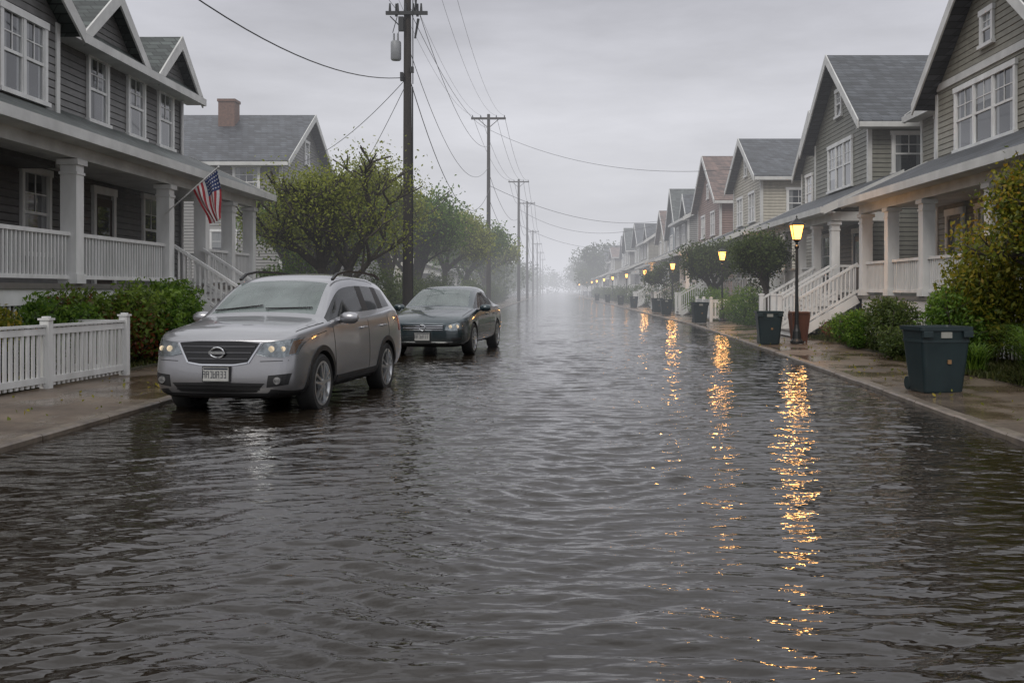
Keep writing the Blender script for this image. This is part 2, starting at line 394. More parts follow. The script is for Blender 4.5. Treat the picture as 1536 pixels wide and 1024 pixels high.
# ---------------------------------------------------------------- houses
class House:
    def __init__(s,name,side,wall,roof):
        s.s=side; s.name=name; s.e=empty(name); s.W=MB(); s.R=MB(); s.T=MB(); s.F=MB(); s.G=MB(); s.C=MB(); s.P=MB(); s.Pw=MB(); s.Fl=MB(); s.Dk=MB(); s.wall=wall; s.roof=roof; s.B=MB(); s.Dr=MB()
    def bx(s,mb,a0,a1,y0,y1,z0,z1): mb.box(s.s*a0,s.s*a1,y0,y1,z0,z1)
    def gableX(s,a0,a1,y0,y1,zb,ze,zr,oh=.4,fasc=True,shed=True):
        ym=(y0+y1)/2; S=s.s
        s.W.prism([(y0,zb),(y1,zb),(y1,ze),(ym,zr),(y0,ze)],'x',S*a0,S*a1)
        sl=(zr-ze)/(ym-y0); th=.16
        yo=y0-oh; yo2=y1+oh; zo=ze-sl*oh
        up=.03
        poly=[(yo,zo+up),(ym,zr+up),(yo2,zo+up),(yo2,zo+up+th),(ym,zr+up+th*1.2),(yo,zo+up+th)]
        s.R.prism(poly,'x',S*(a0-oh),S*(a1+oh))
        p2=[(yo-.02,zo-.10),(ym,zr-.14),(yo2+.02,zo-.10),(yo2+.02,zo+up+th+.02),(ym,zr+up+th*1.2+.02),(yo-.02,zo+up+th+.02)]
        s.T.prism(p2,'x',S*(a0-oh-.05),S*(a0-oh-.003))
        s.bx(s.T,a0-oh+.01,a1+oh,yo-.12,yo-.025,zo-.06,zo+.12)
        s.bx(s.T,a0-oh+.05,a1,yo,y0-.002,zo-.05,zo-.02)
        for yy in (y0,y1):
            s.bx(s.T,a0-.03,a0+.12,yy-.03 if yy==y0 else yy-.12,yy+.12 if yy==y0 else yy+.03,zb,ze-.02)
    def gableY(s,a0,a1,y0,y1,zb,ze,zr,oh=.45):
        am=(a0+a1)/2; S=s.s
        s.W.prism([(S*a0,zb),(S*a1,zb),(S*a1,ze),(S*am,zr),(S*a0,ze)],'y',y0,y1)
        sl=(zr-ze)/(am-a0); zo=ze-sl*oh; up=.03; th=.16
        s.R.prism([(S*(a0-oh),zo+up),(S*am,zr+up),(S*(a1+oh),zo+up),(S*(a1+oh),zo+up+th),(S*am,zr+up+th*1.2),(S*(a0-oh),zo+up+th)],'y',y0-oh,y1+oh)
        for yy,d in((y0-oh,-1),(y1+oh,1)):
            s.T.prism([(S*(a0-oh-.02),zo-.1),(S*am,zr-.14),(S*(a1+oh+.02),zo-.1),(S*(a1+oh+.02),zo+up+th+.02),(S*am,zr+up+th*1.2+.02),(S*(a0-oh-.02),zo+up+th+.02)],'y',yy+d*.003,yy+d*.05)
        s.bx(s.T,a0-oh-.13,a0-oh-.025,y0-oh,y1+oh,zo-.08,zo+.12)
        s.bx(s.T,a0-oh,a0-.002,y0-oh+.05,y1+oh-.05,zo-.06,zo-.02)
        s.bx(s.T,a0-.03,a0-.002,y0,y1,ze-.32,ze-.05)
        for yy in (y0,y1): s.bx(s.T,a0-.034,a0+.12,yy-.03 if yy==y0 else yy-.12,yy+.12 if yy==y0 else yy+.03,zb,ze-.02)
    def win(s,face,pos,c,z0,z1,wd,mull=1,cur=None,case=.11,bars=True):
        def q(mb,u0,u1,za,zb,d0,d1):
            if face=='a': s.bx(mb,pos-d1,pos-d0,u0,u1,za,zb)
            else: s.bx(mb,u0,u1,pos-d1,pos-d0,za,zb)
        u0,u1=c-wd/2,c+wd/2
        q(s.G,u0,u1,z0,z1,.003,.012)
        q(s.F,u0-case,u0,z0,z1,.002,.07); q(s.F,u1,u1+case,z0,z1,.002,.07)
        q(s.F,u0-case-.04,u1+case+.04,z1,z1+case*1.3,.002,.085); q(s.F,u0-case-.05,u1+case+.05,z0-case*.8,z0,.002,.11)
        n=mull
        for i in range(1,n):
            u=u0+(u1-u0)*i/n; q(s.F,u-.05,u+.05,z0,z1,.013,.065)
        zm=(z0+z1)/2
        for i in range(n):
            a=u0+(u1-u0)*i/n+(.05 if i else 0); bb=u0+(u1-u0)*(i+1)/n-(.05 if i<n-1 else 0)
            q(s.F,a,bb,zm-.03,zm+.03,.013,.05)
            q(s.F,a,a+.035,z0,zm-.03,.013,.04); q(s.F,bb-.035,bb,z0,zm-.03,.013,.04)
            q(s.F,a,a+.035,zm+.03,z1,.013,.045); q(s.F,bb-.035,bb,zm+.03,z1,.013,.045)
            if bars:
                m=(a+bb)/2; q(s.F,m-.012,m+.012,zm+.03,z1,.013,.03); q(s.F,a+.035,m-.012,(zm+z1)/2-.012,(zm+z1)/2+.012,.013,.03); q(s.F,m+.012,bb-.035,(zm+z1)/2-.012,(zm+z1)/2+.012,.013,.03)
            k=random.random() if cur is None else cur
            if k>.35:
                zz=z1-(z1-z0)*(.25+.7*k*random.random())
                q(s.C,a+.035,bb-.035,zz,z1,.0125,.0128)
            else:
                q(s.C,a+.035,a+.035+(bb-a)*.2,z0,z1,.0125,.0128); q(s.C,bb-.035-(bb-a)*.2,bb-.035,z0,z1,.0125,.0128)
    def rail(s,p0,p1,z0,z1,step=.13):
        S=s.s; L=math.hypot(p1[0]-p0[0],p1[1]-p0[1]); n=max(2,int(L/step)); A=(S*p0[0],p0[1]);B=(S*p1[0],p1[1])
        s.Pw.beam((A[0],A[1],z0+.92),(B[0],B[1],z1+.92),.09,.07); s.Pw.beam((A[0],A[1],z0+.12),(B[0],B[1],z1+.12),.06,.07)
        for i in range(1,n):
            t=i/n; x=A[0]+(B[0]-A[0])*t; y=A[1]+(B[1]-A[1])*t; z=z0+(z1-z0)*t
            s.Pw.box(x-.02,x+.02,y-.02,y+.02,z+.15,z+.89)
    def post(s,a,y,z0,z1,w=.16):
        x=s.s*a
        s.Pw.box(x-w,x+w,y-w,y+w,z0,z1-.12); s.Pw.box(x-w-.05,x+w+.05,y-w-.05,y+w+.05,z1-.12,z1-.02); s.Pw.box(x-w-.03,x+w+.03,y-w-.03,y+w+.03,z0+.002,z0+.18); s.Pw.box(x-w-.02,x+w+.02,y-w-.02,y+w+.02,z1-.3,z1-.25)
    def porch(s,af,aw,y0,y1,zf,ztop,posts,gaps=(),rise=1.1,pw=.13,oh=.5,zg=.1,side_rail=True):
        s.bx(s.Fl,af-.12,aw-.002,y0-.12,y1+.12,zf-.10,zf)
        s.bx(s.Pw,af-.08,af-.02,y0,y1,zf-.38,zf-.103)
        s.bx(s.Dk,af-.0,aw-.01,y0+.03,y1-.03,zg,zf-.105)
        n=int((y1-y0)/.17)
        for i in range(n):
            yy=y0+(y1-y0)*(i+.5)/n; s.bx(s.Pw,af-.05,af-.025,yy-.03,yy+.03,zg,zf-.385)
        s.bx(s.T,af-.13,af+.13,y0-.13,y1+.13,ztop,ztop+.3)
        s.bx(s.T,af+.135,aw-.003,y0-.13,y0+.1,ztop+.002,ztop+.29)
        s.bx(s.T,af+.135,aw-.003,y0+.105,y1,ztop+.18,ztop+.22)
        S=s.s; za=ztop+.28
        prof=[(af-oh,za),(aw,za+rise),(aw,za+rise+.14),(af-oh,za+.14)]
        s.R.prism([(S*p[0],p[1]) for p in prof],'y',y0-oh,y1+oh)
        for yy,d in((y0-oh,-1),(y1+oh,1)):
            s.T.prism([(S*(af-oh-.02),za-.1),(S*aw,za+rise-.12),(S*aw,za+rise+.16),(S*(af-oh-.02),za+.16)],'y',yy+d*.003,yy+d*.05)
        s.W.prism([(S*(af-.1),za+.02),(S*aw,za+.02),(S*aw,za+rise-.02)],'y',y0-.1,y0-.06)
        s.bx(s.T,af-oh-.13,af-oh-.022,y0-oh-.05,y1+oh+.05,za-.06,za+.13)
        s.bx(s.T,af-oh,af-.132,y0-oh+.02,y1+oh-.02,za-.05,za-.01)
        for p in posts: s.post(af,p,zf,ztop,pw)
        ps=sorted(posts)
        for i in range(len(ps)-1):
            if any(abs((ps[i]+ps[i+1])/2-g)<.8 for g in gaps): continue
            s.rail((af,ps[i]+pw),(af,ps[i+1]-pw),zf,zf)
        if side_rail: s.rail((af+pw,ps[0]),(aw,ps[0]),zf,zf)
        if side_rail: s.rail((af+pw,ps[-1]),(aw,ps[-1]),zf,zf)
    def steps(s,af,y0,y1,zf,zg=.12,run=.28,n=None):
        n=n or int((zf-zg)/.18); 
        for i in range(n):
            z=zf-(i+1)*(zf-zg)/(n+1); a=af-.12-(i+1)*run
            s.bx(s.Fl,a,a+run+.02,y0,y1,z-.05,z); s.bx(s.Pw,a+.03,a+run+.0,y0+.02,y1-.02,zg if i==n-1 else z-.22,z-.052)
        aend=af-.12-(n)*run
        for yy in(y0-.05,y1+.05):
            s.rail((af-.1,yy),(aend,yy),zf,zg+.15,.12)
            s.Pw.beam((s.s*(af-.1),yy,zf-.1),(s.s*(aend),yy,zg+.03),.05,.26)
            x=s.s*aend; s.Pw.box(x-.07,x+.07,yy-.07,yy+.07,zg,zg+1.2); s.Pw.box(x-.09,x+.09,yy-.09,yy+.09,zg+1.2,zg+1.26)
    def doorw(s,pos,c,zf,h=2.1,wd=.95):
        s.bx(s.Dr,pos-.03,pos-.003,c-wd/2,c+wd/2,zf+.02,zf+h)
        s.bx(s.F,pos-.08,pos-.002,c-wd/2-.13,c-wd/2,zf,zf+h+.1); s.bx(s.F,pos-.08,pos-.002,c+wd/2,c+wd/2+.13,zf,zf+h+.1); s.bx(s.F,pos-.09,pos-.002,c-wd/2-.17,c+wd/2+.17,zf+h+.1,zf+h+.28)
        s.bx(s.G,pos-.036,pos-.031,c-wd/2+.15,c+wd/2-.15,zf+1.1,zf+h-.2)
    def done(s):
        s.W.obj('walls',M[s.wall],s.e); s.R.obj('roof',M[s.roof],s.e); s.T.obj('trim',M['trim'],s.e); s.F.obj('window_frames',M['white'],s.e)
        s.G.obj('window_glass',M['glass'],s.e); s.C.obj('curtains',M['curtain'],s.e); s.Pw.obj('porch_posts_and_railings',M['white'],s.e)
        s.Fl.obj('porch_floor',M['floor'],s.e); s.Dk.obj('porch_base',M['dark'],s.e); s.B.obj('chimney',M['brick'],s.e); s.Dr.obj('door',M['door'],s.e)

# Left near house
h=House('gray_house',-1,'dgray','roof2')
h.gableY(11,19,12.5,29.6,.1,7.45,10.6)
h.porch(9,11,11.6,29.7,1.62,3.95,[12.0,14.6,18.7,23.2,25.6,27.7,29.6],gaps=(24.4,),rise=1.15,pw=.15,zg=.12)
h.steps(9,23.5,25.3,1.62,run=.26)
for yc in (24.1,26.3,28.3): h.win('a',11,yc,5.55,7.0,.9)
for yc in (17.6,21.2,27.3): h.win('a',11,yc,2.3,3.95,1.0)
h.doorw(11,24.4,1.62)
h.gableX(10.2,13,14.6,20.6,4.0,7.0,9.0,oh=.35)
h.win('a',10.2,16.9,5.25,6.7,.9); h.win('a',10.2,19.2,5.25,6.7,1.5,mull=2)
for (a,bb,zr) in ((22.9,26.0,8.6),(27.2,29.9,8.5)):
    h.gableX(10.92,14.5,a,bb,7.2,7.35,zr,oh=.3)
h.bx(h.B,14.6,15.3,24.6,25.5,9.5,11.8); h.bx(h.B,14.55,15.35,24.55,25.55,11.8,11.95)
h.Pw.cyl((-10.93,29.45,1.7),(-10.93,29.45,7.2),.045,.045,8)
h.done()

# Left second house
h=House('gray_gabled_house',-1,'gray','roof')
h.gableX(14,34,51.5,62,.1,8.2,11.2,oh=.5)
h.win('y',51.5,15.8,6.3,7.8,1.2,mull=1); h.win('y',51.5,19.5,6.3,7.8,1.2); h.win('y',51.5,24.5,6.3,7.8,1.2); h.win('y',51.5,17,2.5,4.5,1.2)
h.win('a',14,54.2,5.4,7,1.2); h.win('a',14,57.5,5.4,7,1.2); h.win('a',14,56.7,8.6,9.8,.8)
h.bx(h.B,17.6,18.5,55.2,56.1,9.2,11.9); h.bx(h.B,17.55,18.55,55.15,56.15,11.9,12.05)
h.gableX(12,18,64.5,70,.1,5.2,7.2,oh=.4)
h.porch(11.8,14,51.8,62,1.2,3.9,[52,55.3,58.6,61.8],rise=1.0)
h.done()

# Right near house
h=House('taupe_house',1,'taupe','roof')
h.gableX(11,18,21.6,28.7,.1,7.1,9.95,oh=.5)
h.win('a',11,25.5,5.3,6.85,3.4,mull=3); h.win('a',11,25.3,7.75,8.5,.55)
h.bx(h.T,10.96,10.998,21.7,28.6,7.15,7.35)
h.gableY(12.3,20,28.9,33.4,.1,7.5,10.3,oh=.4)
h.win('a',12.3,31.6,5.6,7.0,.85)
h.gableX(12.9,16,29.3,31.2,7.8,8.95,9.9,oh=.22); h.win('a',12.9,30.25,8.2,8.85,.8,case=.07)
h.porch(9,11,16.5,28.9,1.35,3.7,[17,20.4,24.1,26.6,28.8],rise=1.15,pw=.15)
for yc in (18.5,22.3,25.3): h.win('a',11,yc,2.0,3.6,1.1)
h.doorw(11,27.3,1.35)
h.done()
# Right second
h=House('green_gray_house',1,'green','roof')
h.gableX(11,20,34.9,42,.1,7.55,10.3,oh=.5)
h.win('a',11,38.3,5.4,7.05,3.0,mull=3,cur=.9); h.win('a',11,38.45,8.2,9.1,.6)
h.win('y',34.9,12.4,5.6,6.9,1.0)
h.gableX(11.8,18,42,47.5,.1,7.0,9.3,oh=.35); h.win('a',11.8,44,5.2,6.7,1.2); h.win('a',11.8,46,5.2,6.7,1.0)
h.porch(9,11,31.9,43.4,1.35,3.7,[32,34.2,36.2,38.4,40.8,43.2],gaps=(33.1,),rise=1.15,pw=.13,side_rail=True)
h.steps(9,32.3,34.0,1.35,run=.3)
h.steps(9,29.3,31.3,1.35,run=.3)
h.bx(h.Fl,8.9,11.5,29.1,31.6,1.25,1.346)
h.doorw(11,36,1.35); h.win('a',11,40,2.1,3.6,1.2)
h.done()
cols=['beige','brown','gray','blue','beige','taupe','green','gray','beige','blue','taupe','gray','beige','gray']
rfs=['roof','roofbr','roof','roof2','roofbr','roof','roof','roof2','roof','roof','roofbr','roof','roof','roof']
y=53.0; i=0
while y<330:
    r=random.Random(i+5)
    wd=[8,10][i==1] if i<2 else r.uniform(7.5,10.5); zr=9.9 if i==0 else r.uniform(9.2,11.2); ze=7.6 if i==0 else r.uniform(6.8,7.7)
    h=House(cols[i%14]+'_house',1,cols[i%14],rfs[i%14])
    a0=11 if i<2 else r.uniform(10.7,12.2)
    if i%3!=2: h.gableX(a0,a0+9,y,y+wd,.1,ze,zr,oh=.45)
    else:
        h.gableY(a0,a0+8,y,y+wd,.1,ze,zr,oh=.45); h.gableX(a0+.4,a0+4,y+wd*.3,y+wd*.7,ze,ze+.5,ze+2.0,oh=.3)
    m=y+wd/2
    h.win('a',a0,m-wd*.22,5.3,6.8,1.5,mull=2); h.win('a',a0,m+wd*.22,5.3,6.8,1.5,mull=2)
    if i%3!=2: h.win('a',a0,m,8.0,8.9,.6)
    h.win('y',y,a0+2.0,5.4,6.8,1.1); h.win('y',y,a0+4.6,5.4,6.8,1.0)
    n=4; ps=[y+.3+(wd-.6)*k/(n-1) for k in range(n)]
    h.porch(a0-2.1,a0,y,y+wd,1.2,3.6,ps,gaps=((ps[1]+ps[2])/2,),rise=1.1)
    h.win('a',a0,m-wd*.25,2.0,3.5,1.2); h.win('a',a0,m+wd*.25,2.0,3.5,1.2); h.doorw(a0,m,1.2)
    if y<110: h.steps(a0-2.1,ps[1]+.4,ps[2]-.4,1.2)
    if i in(1,3,5,8): h.bx(h.B,a0+3.5,a0+4.3,m+.6,m+1.4,zr-1.2,zr+.9)
    h.done(); y+=wd+r.uniform(3.2,5.5) if i else wd+5; i+=1
y=84;i=0
while y<320:
    r=random.Random(i+50); wd=r.uniform(8,11)
    c=cols[(i+4)%14]; h=House(c+'_cottage',-1,c,rfs[(i+3)%14]); a0=r.uniform(11,13)
    zr=r.uniform(6.5,8.5) ; ze=zr-2.4
    h.gableX(a0,a0+9,y,y+wd,.1,ze,zr,oh=.45); m=y+wd/2
    h.porch(a0-2.2,a0,y,y+wd,.9,2.9,[y+.3,m-1,m+1,y+wd-.3],gaps=(m,),rise=.9)
    h.win('a',a0,m-wd*.25,1.7,3.1,1.2); h.win('y',y,a0+2.5,1.8,3.3,1.2); h.win('a',a0,m,ze-.2,ze+.8,1)
    h.done(); y+=wd+r.uniform(5,10); i+=1

# ---------------------------------------------------------------- fences
def fence(name,pts,z0,hh,step=.135,posts=True,pick=.045):
    b=MB()
    for k in range(len(pts)-1):
        A=Vector((*pts[k],0)); B=Vector((*pts[k+1],0)); L=(B-A).length; d=(B-A)/L
        for z in(.14,hh-.10): b.beam((A.x,A.y,z0+z),(B.x,B.y,z0+z),.05,.09)
        b.beam((A.x,A.y,z0+hh-.02),(B.x,B.y,z0+hh-.02),.09,.035)
        n=int(L/step)
        for i in range(n):
            p=A+d*(L*(i+.5)/n); nrm=Vector((-d.y,d.x,0))
            u=d*pick; t=nrm*.012
            vs=[p+sx*u+sy*t+Vector((0,0,z)) for z in(z0+.05,z0+hh-.04) for sx,sy in((-1,-1),(1,-1),(1,1),(-1,1))]
            b.add(vs,[(3,2,1,0),(4,5,6,7),(0,1,5,4),(1,2,6,5),(2,3,7,6),(3,0,4,7)])
        m=max(1,round(L/2.3))
        for i in range(m+(1 if k==len(pts)-2 else 0)):
            p=A+d*(L*i/m); w=.065
            b.box(p.x-w,p.x+w,p.y-w,p.y+w,z0-.1,z0+hh+.058); 
            b.box(p.x-w-.02,p.x+w+.02,p.y-w-.02,p.y+w+.02,z0+hh+.06,z0+hh+.09)
            b.box(p.x-w+.02,p.x+w-.02,p.y-w+.02,p.y+w-.02,z0+hh+.092,z0+hh+.115)
    b.obj(name,M['white'])
fence('picket_fence',[(-7.75,5.0),(-7.62,9.5),(-7.45,11.9),(-7.25,14.3),(-7.12,16.6),(-8.9,16.9)],.08,.93,step=.125,pick=.030)
fence('picket_fence',[(9.6,46),(7.25,46),(7.25,50.5)],.12,.95)
fence('picket_fence',[(-7.6,66),(-7.6,84)],.12,1.0)
fence('picket_fence',[(8.0,74),(8.0,84)],.12,1.0)

# ---------------------------------------------------------------- utility poles & wires
def pole(x,y,H,r=.17,arm=1.3,rich=False):
    e=empty('utility_pole',(x,y,0)); b=MB()
    b.cyl((0,0,-.2),(0,0,H),r,r*.62,14); b.obj('pole',M['wood'],e,smooth=True)
    c=MB(); zt=H-.35
    c.box(-arm,arm,-.19,-.06,zt-.08,zt+.08); c.beam((-arm*.6,-.13,zt-.05),(0,-.13,zt-.75),.04,.05); c.beam((arm*.6,-.13,zt-.05),(0,-.13,zt-.75),.04,.05); c.obj('crossarm',M['wood'],e)
    k=MB()
    for t in(-.92,-.45,.45,.92): k.cyl((t*arm,-.12,zt+.08),(t*arm,-.12,zt+.26),.05,.03,8)
    if rich:
        for sx in(-1,1):
            k.cyl((sx*.38,-.15,H-2.9),(sx*.38,-.15,H-2.45),.05,.04,8)
        k.obj('insulators',M['black'],e)
        t=MB(); t.lathe([(0,-.36),(.16,-.36),(.19,-.31),(.19,.27),(.16,.32),(0,.35)],(-.40,-.1,10.1),18); t.cyl((-.47,-.1,10.4),(-.47,-.1,10.7),.04,.03,8); t.cyl((-.33,-.1,10.4),(-.33,-.1,10.7),.04,.03,8)
        t.obj('transformer',pmat('transformer_gray',(.26,.27,.28),None,4,.45),e,smooth=True)
        u=MB(); u.box(-.75,.75,-.24,-.14,11.35,11.47); u.beam((-.6,-.16,11.3),(-.1,-.16,10.8),.03,.04)
        for i in range(5):
            u.cyl((-.6+.28*i,-.2,11.47),(-.6+.28*i,-.2,11.75),.05,.03,7)
        u.box(-.28,-.1,-.34,-.16,10.75,11.25); u.cyl((.3,-.2,10.5),(.42,-.2,11.2),.035,.05,7); u.cyl((.3,-.2,11.4),(.36,-.25,12.1),.03,.04,7)
        u.cyl((.2,-.05,8.9),(.2,-.05,12),.02,.02,6); u.cyl((.18,0,.2),(.18,0,8.8),.03,.03,6)
        u.box(-.24,-.14,-.2,-.02,9.0,9.3); u.box(.12,.24,-.2,-.02,9.3,9.5); u.cyl((-.5,-.2,10.7),(-.3,-.22,11.4),.015,.015,5); u.cyl((-.33,-.1,10.7),(.1,-.2,11.5),.012,.012,5)
        u.obj('hardware',M['black'],e)
    else: k.obj('insulators',M['black'],e)
    return e
poles=[(-5.25,36,14.2,.19),(-5.05,78,15.2,.19),(-4.5,130,15.9,.22),(-4.4,168,16.4,.24),(-4.6,225,15,.24),(-4.6,285,15,.24),(-4.6,350,15,.24),(-4.6,430,15,.24)]
for i,p in enumerate(poles): pole(*p,arm=1.35,rich=(i==0))
def wires():
    cu=bpy.data.curves.new('power_lines','CURVE'); cu.dimensions='3D'; cu.bevel_depth=.0075; cu.bevel_resolution=1
    def w(p,q,sag,n=24,th=1):
        s=cu.splines.new('POLY'); s.points.add(n)
        for i in range(n+1):
            t=i/n; s.points[i].co=(p[0]+(q[0]-p[0])*t,p[1]+(q[1]-p[1])*t,p[2]+(q[2]-p[2])*t-4*sag*t*(1-t),1)
            s.points[i].radius=th
    for i in range(len(poles)-1):
        a,c=poles[i],poles[i+1]
        for off in(-1.24,-.6,.6,1.24): w((a[0]+off,a[1]-.12,a[2]-.1),(c[0]+off,c[1]-.12,c[2]-.1),1.3+.2*(off>0),th=1+i)
        if i: w((a[0],a[1],a[2]-4.5),(c[0],c[1],c[2]-5),1.6,th=1.5+i); w((a[0],a[1],a[2]-6.5),(c[0],c[1],c[2]-7),1.6,th=1.5+i)
    a=poles[0]
    for off in(-1.24,1.24): w((a[0]+off,a[1],a[2]-.1),(-5.6+off,-6,14.5),1.0)
    w((-5.5,36,11.4),(-8.2,6,15.5),.8,th=1.3); w((-5.0,36,11.4),(-6.2,6,15.0),.8,th=1.3)
    w((-5.3,36,9.15),(-9.2,14,9.1),1.35,th=2.2)
    w((-5.3,36,9.1),(-14.3,56,8.6),.5,th=1.7); w((-5.3,36,8.9),(-13.6,62,6.5),.4,th=1.7); w((-5.2,36,9.2),(-4.9,78,9.6),3.2,th=2.2)
    w((-5.0,78,14.0),(10.6,57,8.4),1.2,th=1.8); w((-4.9,78,9.6),(11,95,8.2),1.3,th=2.2); w((-4.5,130,12),(10.6,105,8.3),1.8,th=2.6); w((-4.5,130,10),(11.6,150,8.3),1.5,th=2.6)
    w((-5.0,36,12.0),(-4.9,78,12.8),1.8,th=1.7); w((-5.1,36,11.4),(-4.9,78,14.1),1.0,th=1.6); w((-5.2,36,10.2),(-5.0,78,11.2),2.4,th=1.7)
    o=bpy.data.objects.new('power_lines',cu); sc.collection.objects.link(o); cu.materials.append(M['black'])
wires()

# ---------------------------------------------------------------- street lamps
m_lamp=emit('lamp_glass',(1,.42,.085),5.5)
def lamp(x,y,light=True,planter=False,H=3.25,z0=.09):
    e=empty('street_lamp',(x,y,z0)); b=MB()
    b.lathe([(.0,0),(.17,0),(.17,.06),(.12,.12),(.10,.32),(.075,.40),(.055,.5),(.042,1.4),(.036,H-.75),(.06,H-.72),(.06,H-.68),(.035,H-.64),(.035,H-.58),(.09,H-.53),(.10,H-.5),(0,H-.5)],n=16)
    zb,zt=H-.5,H-.12
    for sx,sy in((-1,-1),(1,-1),(1,1),(-1,1)): b.beam((sx*.09,sy*.09,zb),(sx*.155,sy*.155,zt),.018,.018)
    for sx,sy,tx,ty in((-1,-1,1,-1),(1,-1,1,1),(1,1,-1,1),(-1,1,-1,-1)):
        b.beam((sx*.155,sy*.155,zt),(tx*.155,ty*.155,zt),.022,.022)
    b.add([(-.2,-.2,zt+.01),(.2,-.2,zt+.01),(.2,.2,zt+.01),(-.2,.2,zt+.01),(-.06,-.06,zt+.14),(.06,-.06,zt+.14),(.06,.06,zt+.14),(-.06,.06,zt+.14)],[(3,2,1,0),(4,5,6,7),(0,1,5,4),(1,2,6,5),(2,3,7,6),(3,0,4,7)])
    b.cyl((0,0,zt+.14),(0,0,zt+.18),.05,.03,10); b.lathe([(0,zt+.18),(.02,zt+.2),(.025,zt+.22),(0,zt+.27)],n=8)
    b.obj('post_and_frame',M['black'],e,smooth=False)
    g=MB(); g.add([(-.085,-.085,zb+.01),(.085,-.085,zb+.01),(.085,.085,zb+.01),(-.085,.085,zb+.01),(-.145,-.145,zt-.012),(.145,-.145,zt-.012),(.145,.145,zt-.012),(-.145,.145,zt-.012)],[(3,2,1,0),(4,5,6,7),(0,1,5,4),(1,2,6,5),(2,3,7,6),(3,0,4,7)])
    g.obj('lantern_glass',m_lamp,e)
    if light:
        l=bpy.data.lights.new('lamp_light','POINT'); l.energy=170; l.color=(1,.48,.14); l.shadow_soft_size=.24
        lo=bpy.data.objects.new('lamp_light',l); sc.collection.objects.link(lo); lo.parent=e; lo.location=(0,0,H-.3)
lamp(6.45,26.5,True)
for x,y in((7.6,45),(7.75,65),(7.95,87),(7.9,108),(7.7,130),(7.7,152),(7.6,175),(7.6,198),(7.5,222),(7.5,250),(7.4,285)): lamp(x,y,y<90)
b=MB()
def frustum(b,cx,cy,z0,z1,w0,w1,d0,d1):
    b.add([(cx-w0,cy-d0,z0),(cx+w0,cy-d0,z0),(cx+w0,cy+d0,z0),(cx-w0,cy+d0,z0),(cx-w1,cy-d1,z1),(cx+w1,cy-d1,z1),(cx+w1,cy+d1,z1),(cx-w1,cy+d1,z1)],[(3,2,1,0),(4,5,6,7),(0,1,5,4),(1,2,6,5),(2,3,7,6),(3,0,4,7)])
frustum(b,6.62,26.95,.13,.86,.15,.22,.15,.22); b.box(6.38,6.86,26.71,27.19,.86,.92)
for sx in(-1,1):
    for sy in (-1,1): b.beam((6.62+sx*.155,26.95+sy*.155,.08),(6.62+sx*.23,26.95+sy*.23,.86),.04,.04)
b.obj('rusted_planter',M['rust'],bevel=.008)

# ---------------------------------------------------------------- bins
lab=pmat('bin_label',(.30,.30,.27),None,30,.5); lab2=pmat('bin_sticker',(.25,.14,.06),None,30,.5)
def trash_bin(x,y,w=.40,h=.90,rot=0,z0=.06):
    e=empty('trash_bin',(x,y,z0)); e.rotation_euler=(0,0,rot)
    bm=bmesh.new()
    def ring(z,a,bb,r=.06,n=4):
        vs=[]
        for cx,cy,s in((a-r,bb-r,0),(-a+r,bb-r,1),(-a+r,-bb+r,2),(a-r,-bb+r,3)):
            for i in range(n+1):
                t=math.pi/2*(s+i/n); vs.append(bm.verts.new((cx+r*math.cos(t),cy+r*math.sin(t),z)))
        return vs
    prof=[(0,.74,.0),(.02,.76,0),(.30,.835,0),(h*.76,.935,0),(h*.76,.965,0),(h*.80,.965,0),(h*.80,.945,0),(h*.94,.975,0),(h*.94,1.05,0),(h,1.05,0),(h,.98,0),(h*.86,.90,0)]
    rs=[ring(z,w*k,w*.88*k) for z,k,_ in prof]
    for i in range(len(rs)-1):
        n=len(rs[i])
        for j in range(n): bm.faces.new((rs[i][j],rs[i][(j+1)%n],rs[i+1][(j+1)%n],rs[i+1][j]))
    bm.faces.new(rs[0][::-1]); bm.faces.new(rs[-1])
    me=bpy.data.meshes.new('body'); bm.to_mesh(me); bm.free(); me.materials.append(M['bin'])
    o=bpy.data.objects.new('body',me); sc.collection.objects.link(o); o.parent=e
    b=MB(); b.box(-w*.97,-w*.6,-w*.88*.95-.055,-w*.8,h*.84,h*.935); b.box(w*.6,w*.97,-w*.88*.95-.055,-w*.8,h*.84,h*.935)
    b.cyl((-w*.62,w*.75,.1),(-w*.78,w*.75,.1),.1,.1,14); b.cyl((w*.62,w*.75,.1),(w*.78,w*.75,.1),.1,.1,14)
    b.obj('handles_and_wheels',M['bin'],e,bevel=.006)
    l=MB(); l.box(-.09,.07,-w*.88*.955-.014,-w*.88*.9,h*.83,h*.92); l.obj('label',lab,e)
    l=MB(); l.box(.02,.07,-w*.88*.90-.014,-w*.88*.8,h*.44,h*.50); l.obj('sticker',lab2,e)
trash_bin(5.45,14.25,.375,.93,.12); trash_bin(5.75,26.7,.34,.87,-.05,.07)
trash_bin(6.35,43.4,.34,.9,.1,.08); trash_bin(6.55,58,.34,.9,0,.08); trash_bin(6.75,65,.34,.9,.2,.08); trash_bin(6.6,82,.34,.9,0,.08); trash_bin(6.6,98,.34,.9,0,.08); trash_bin(6.4,118,.34,.9,0,.08); trash_bin(5.9,135,.34,.9,0,.08)

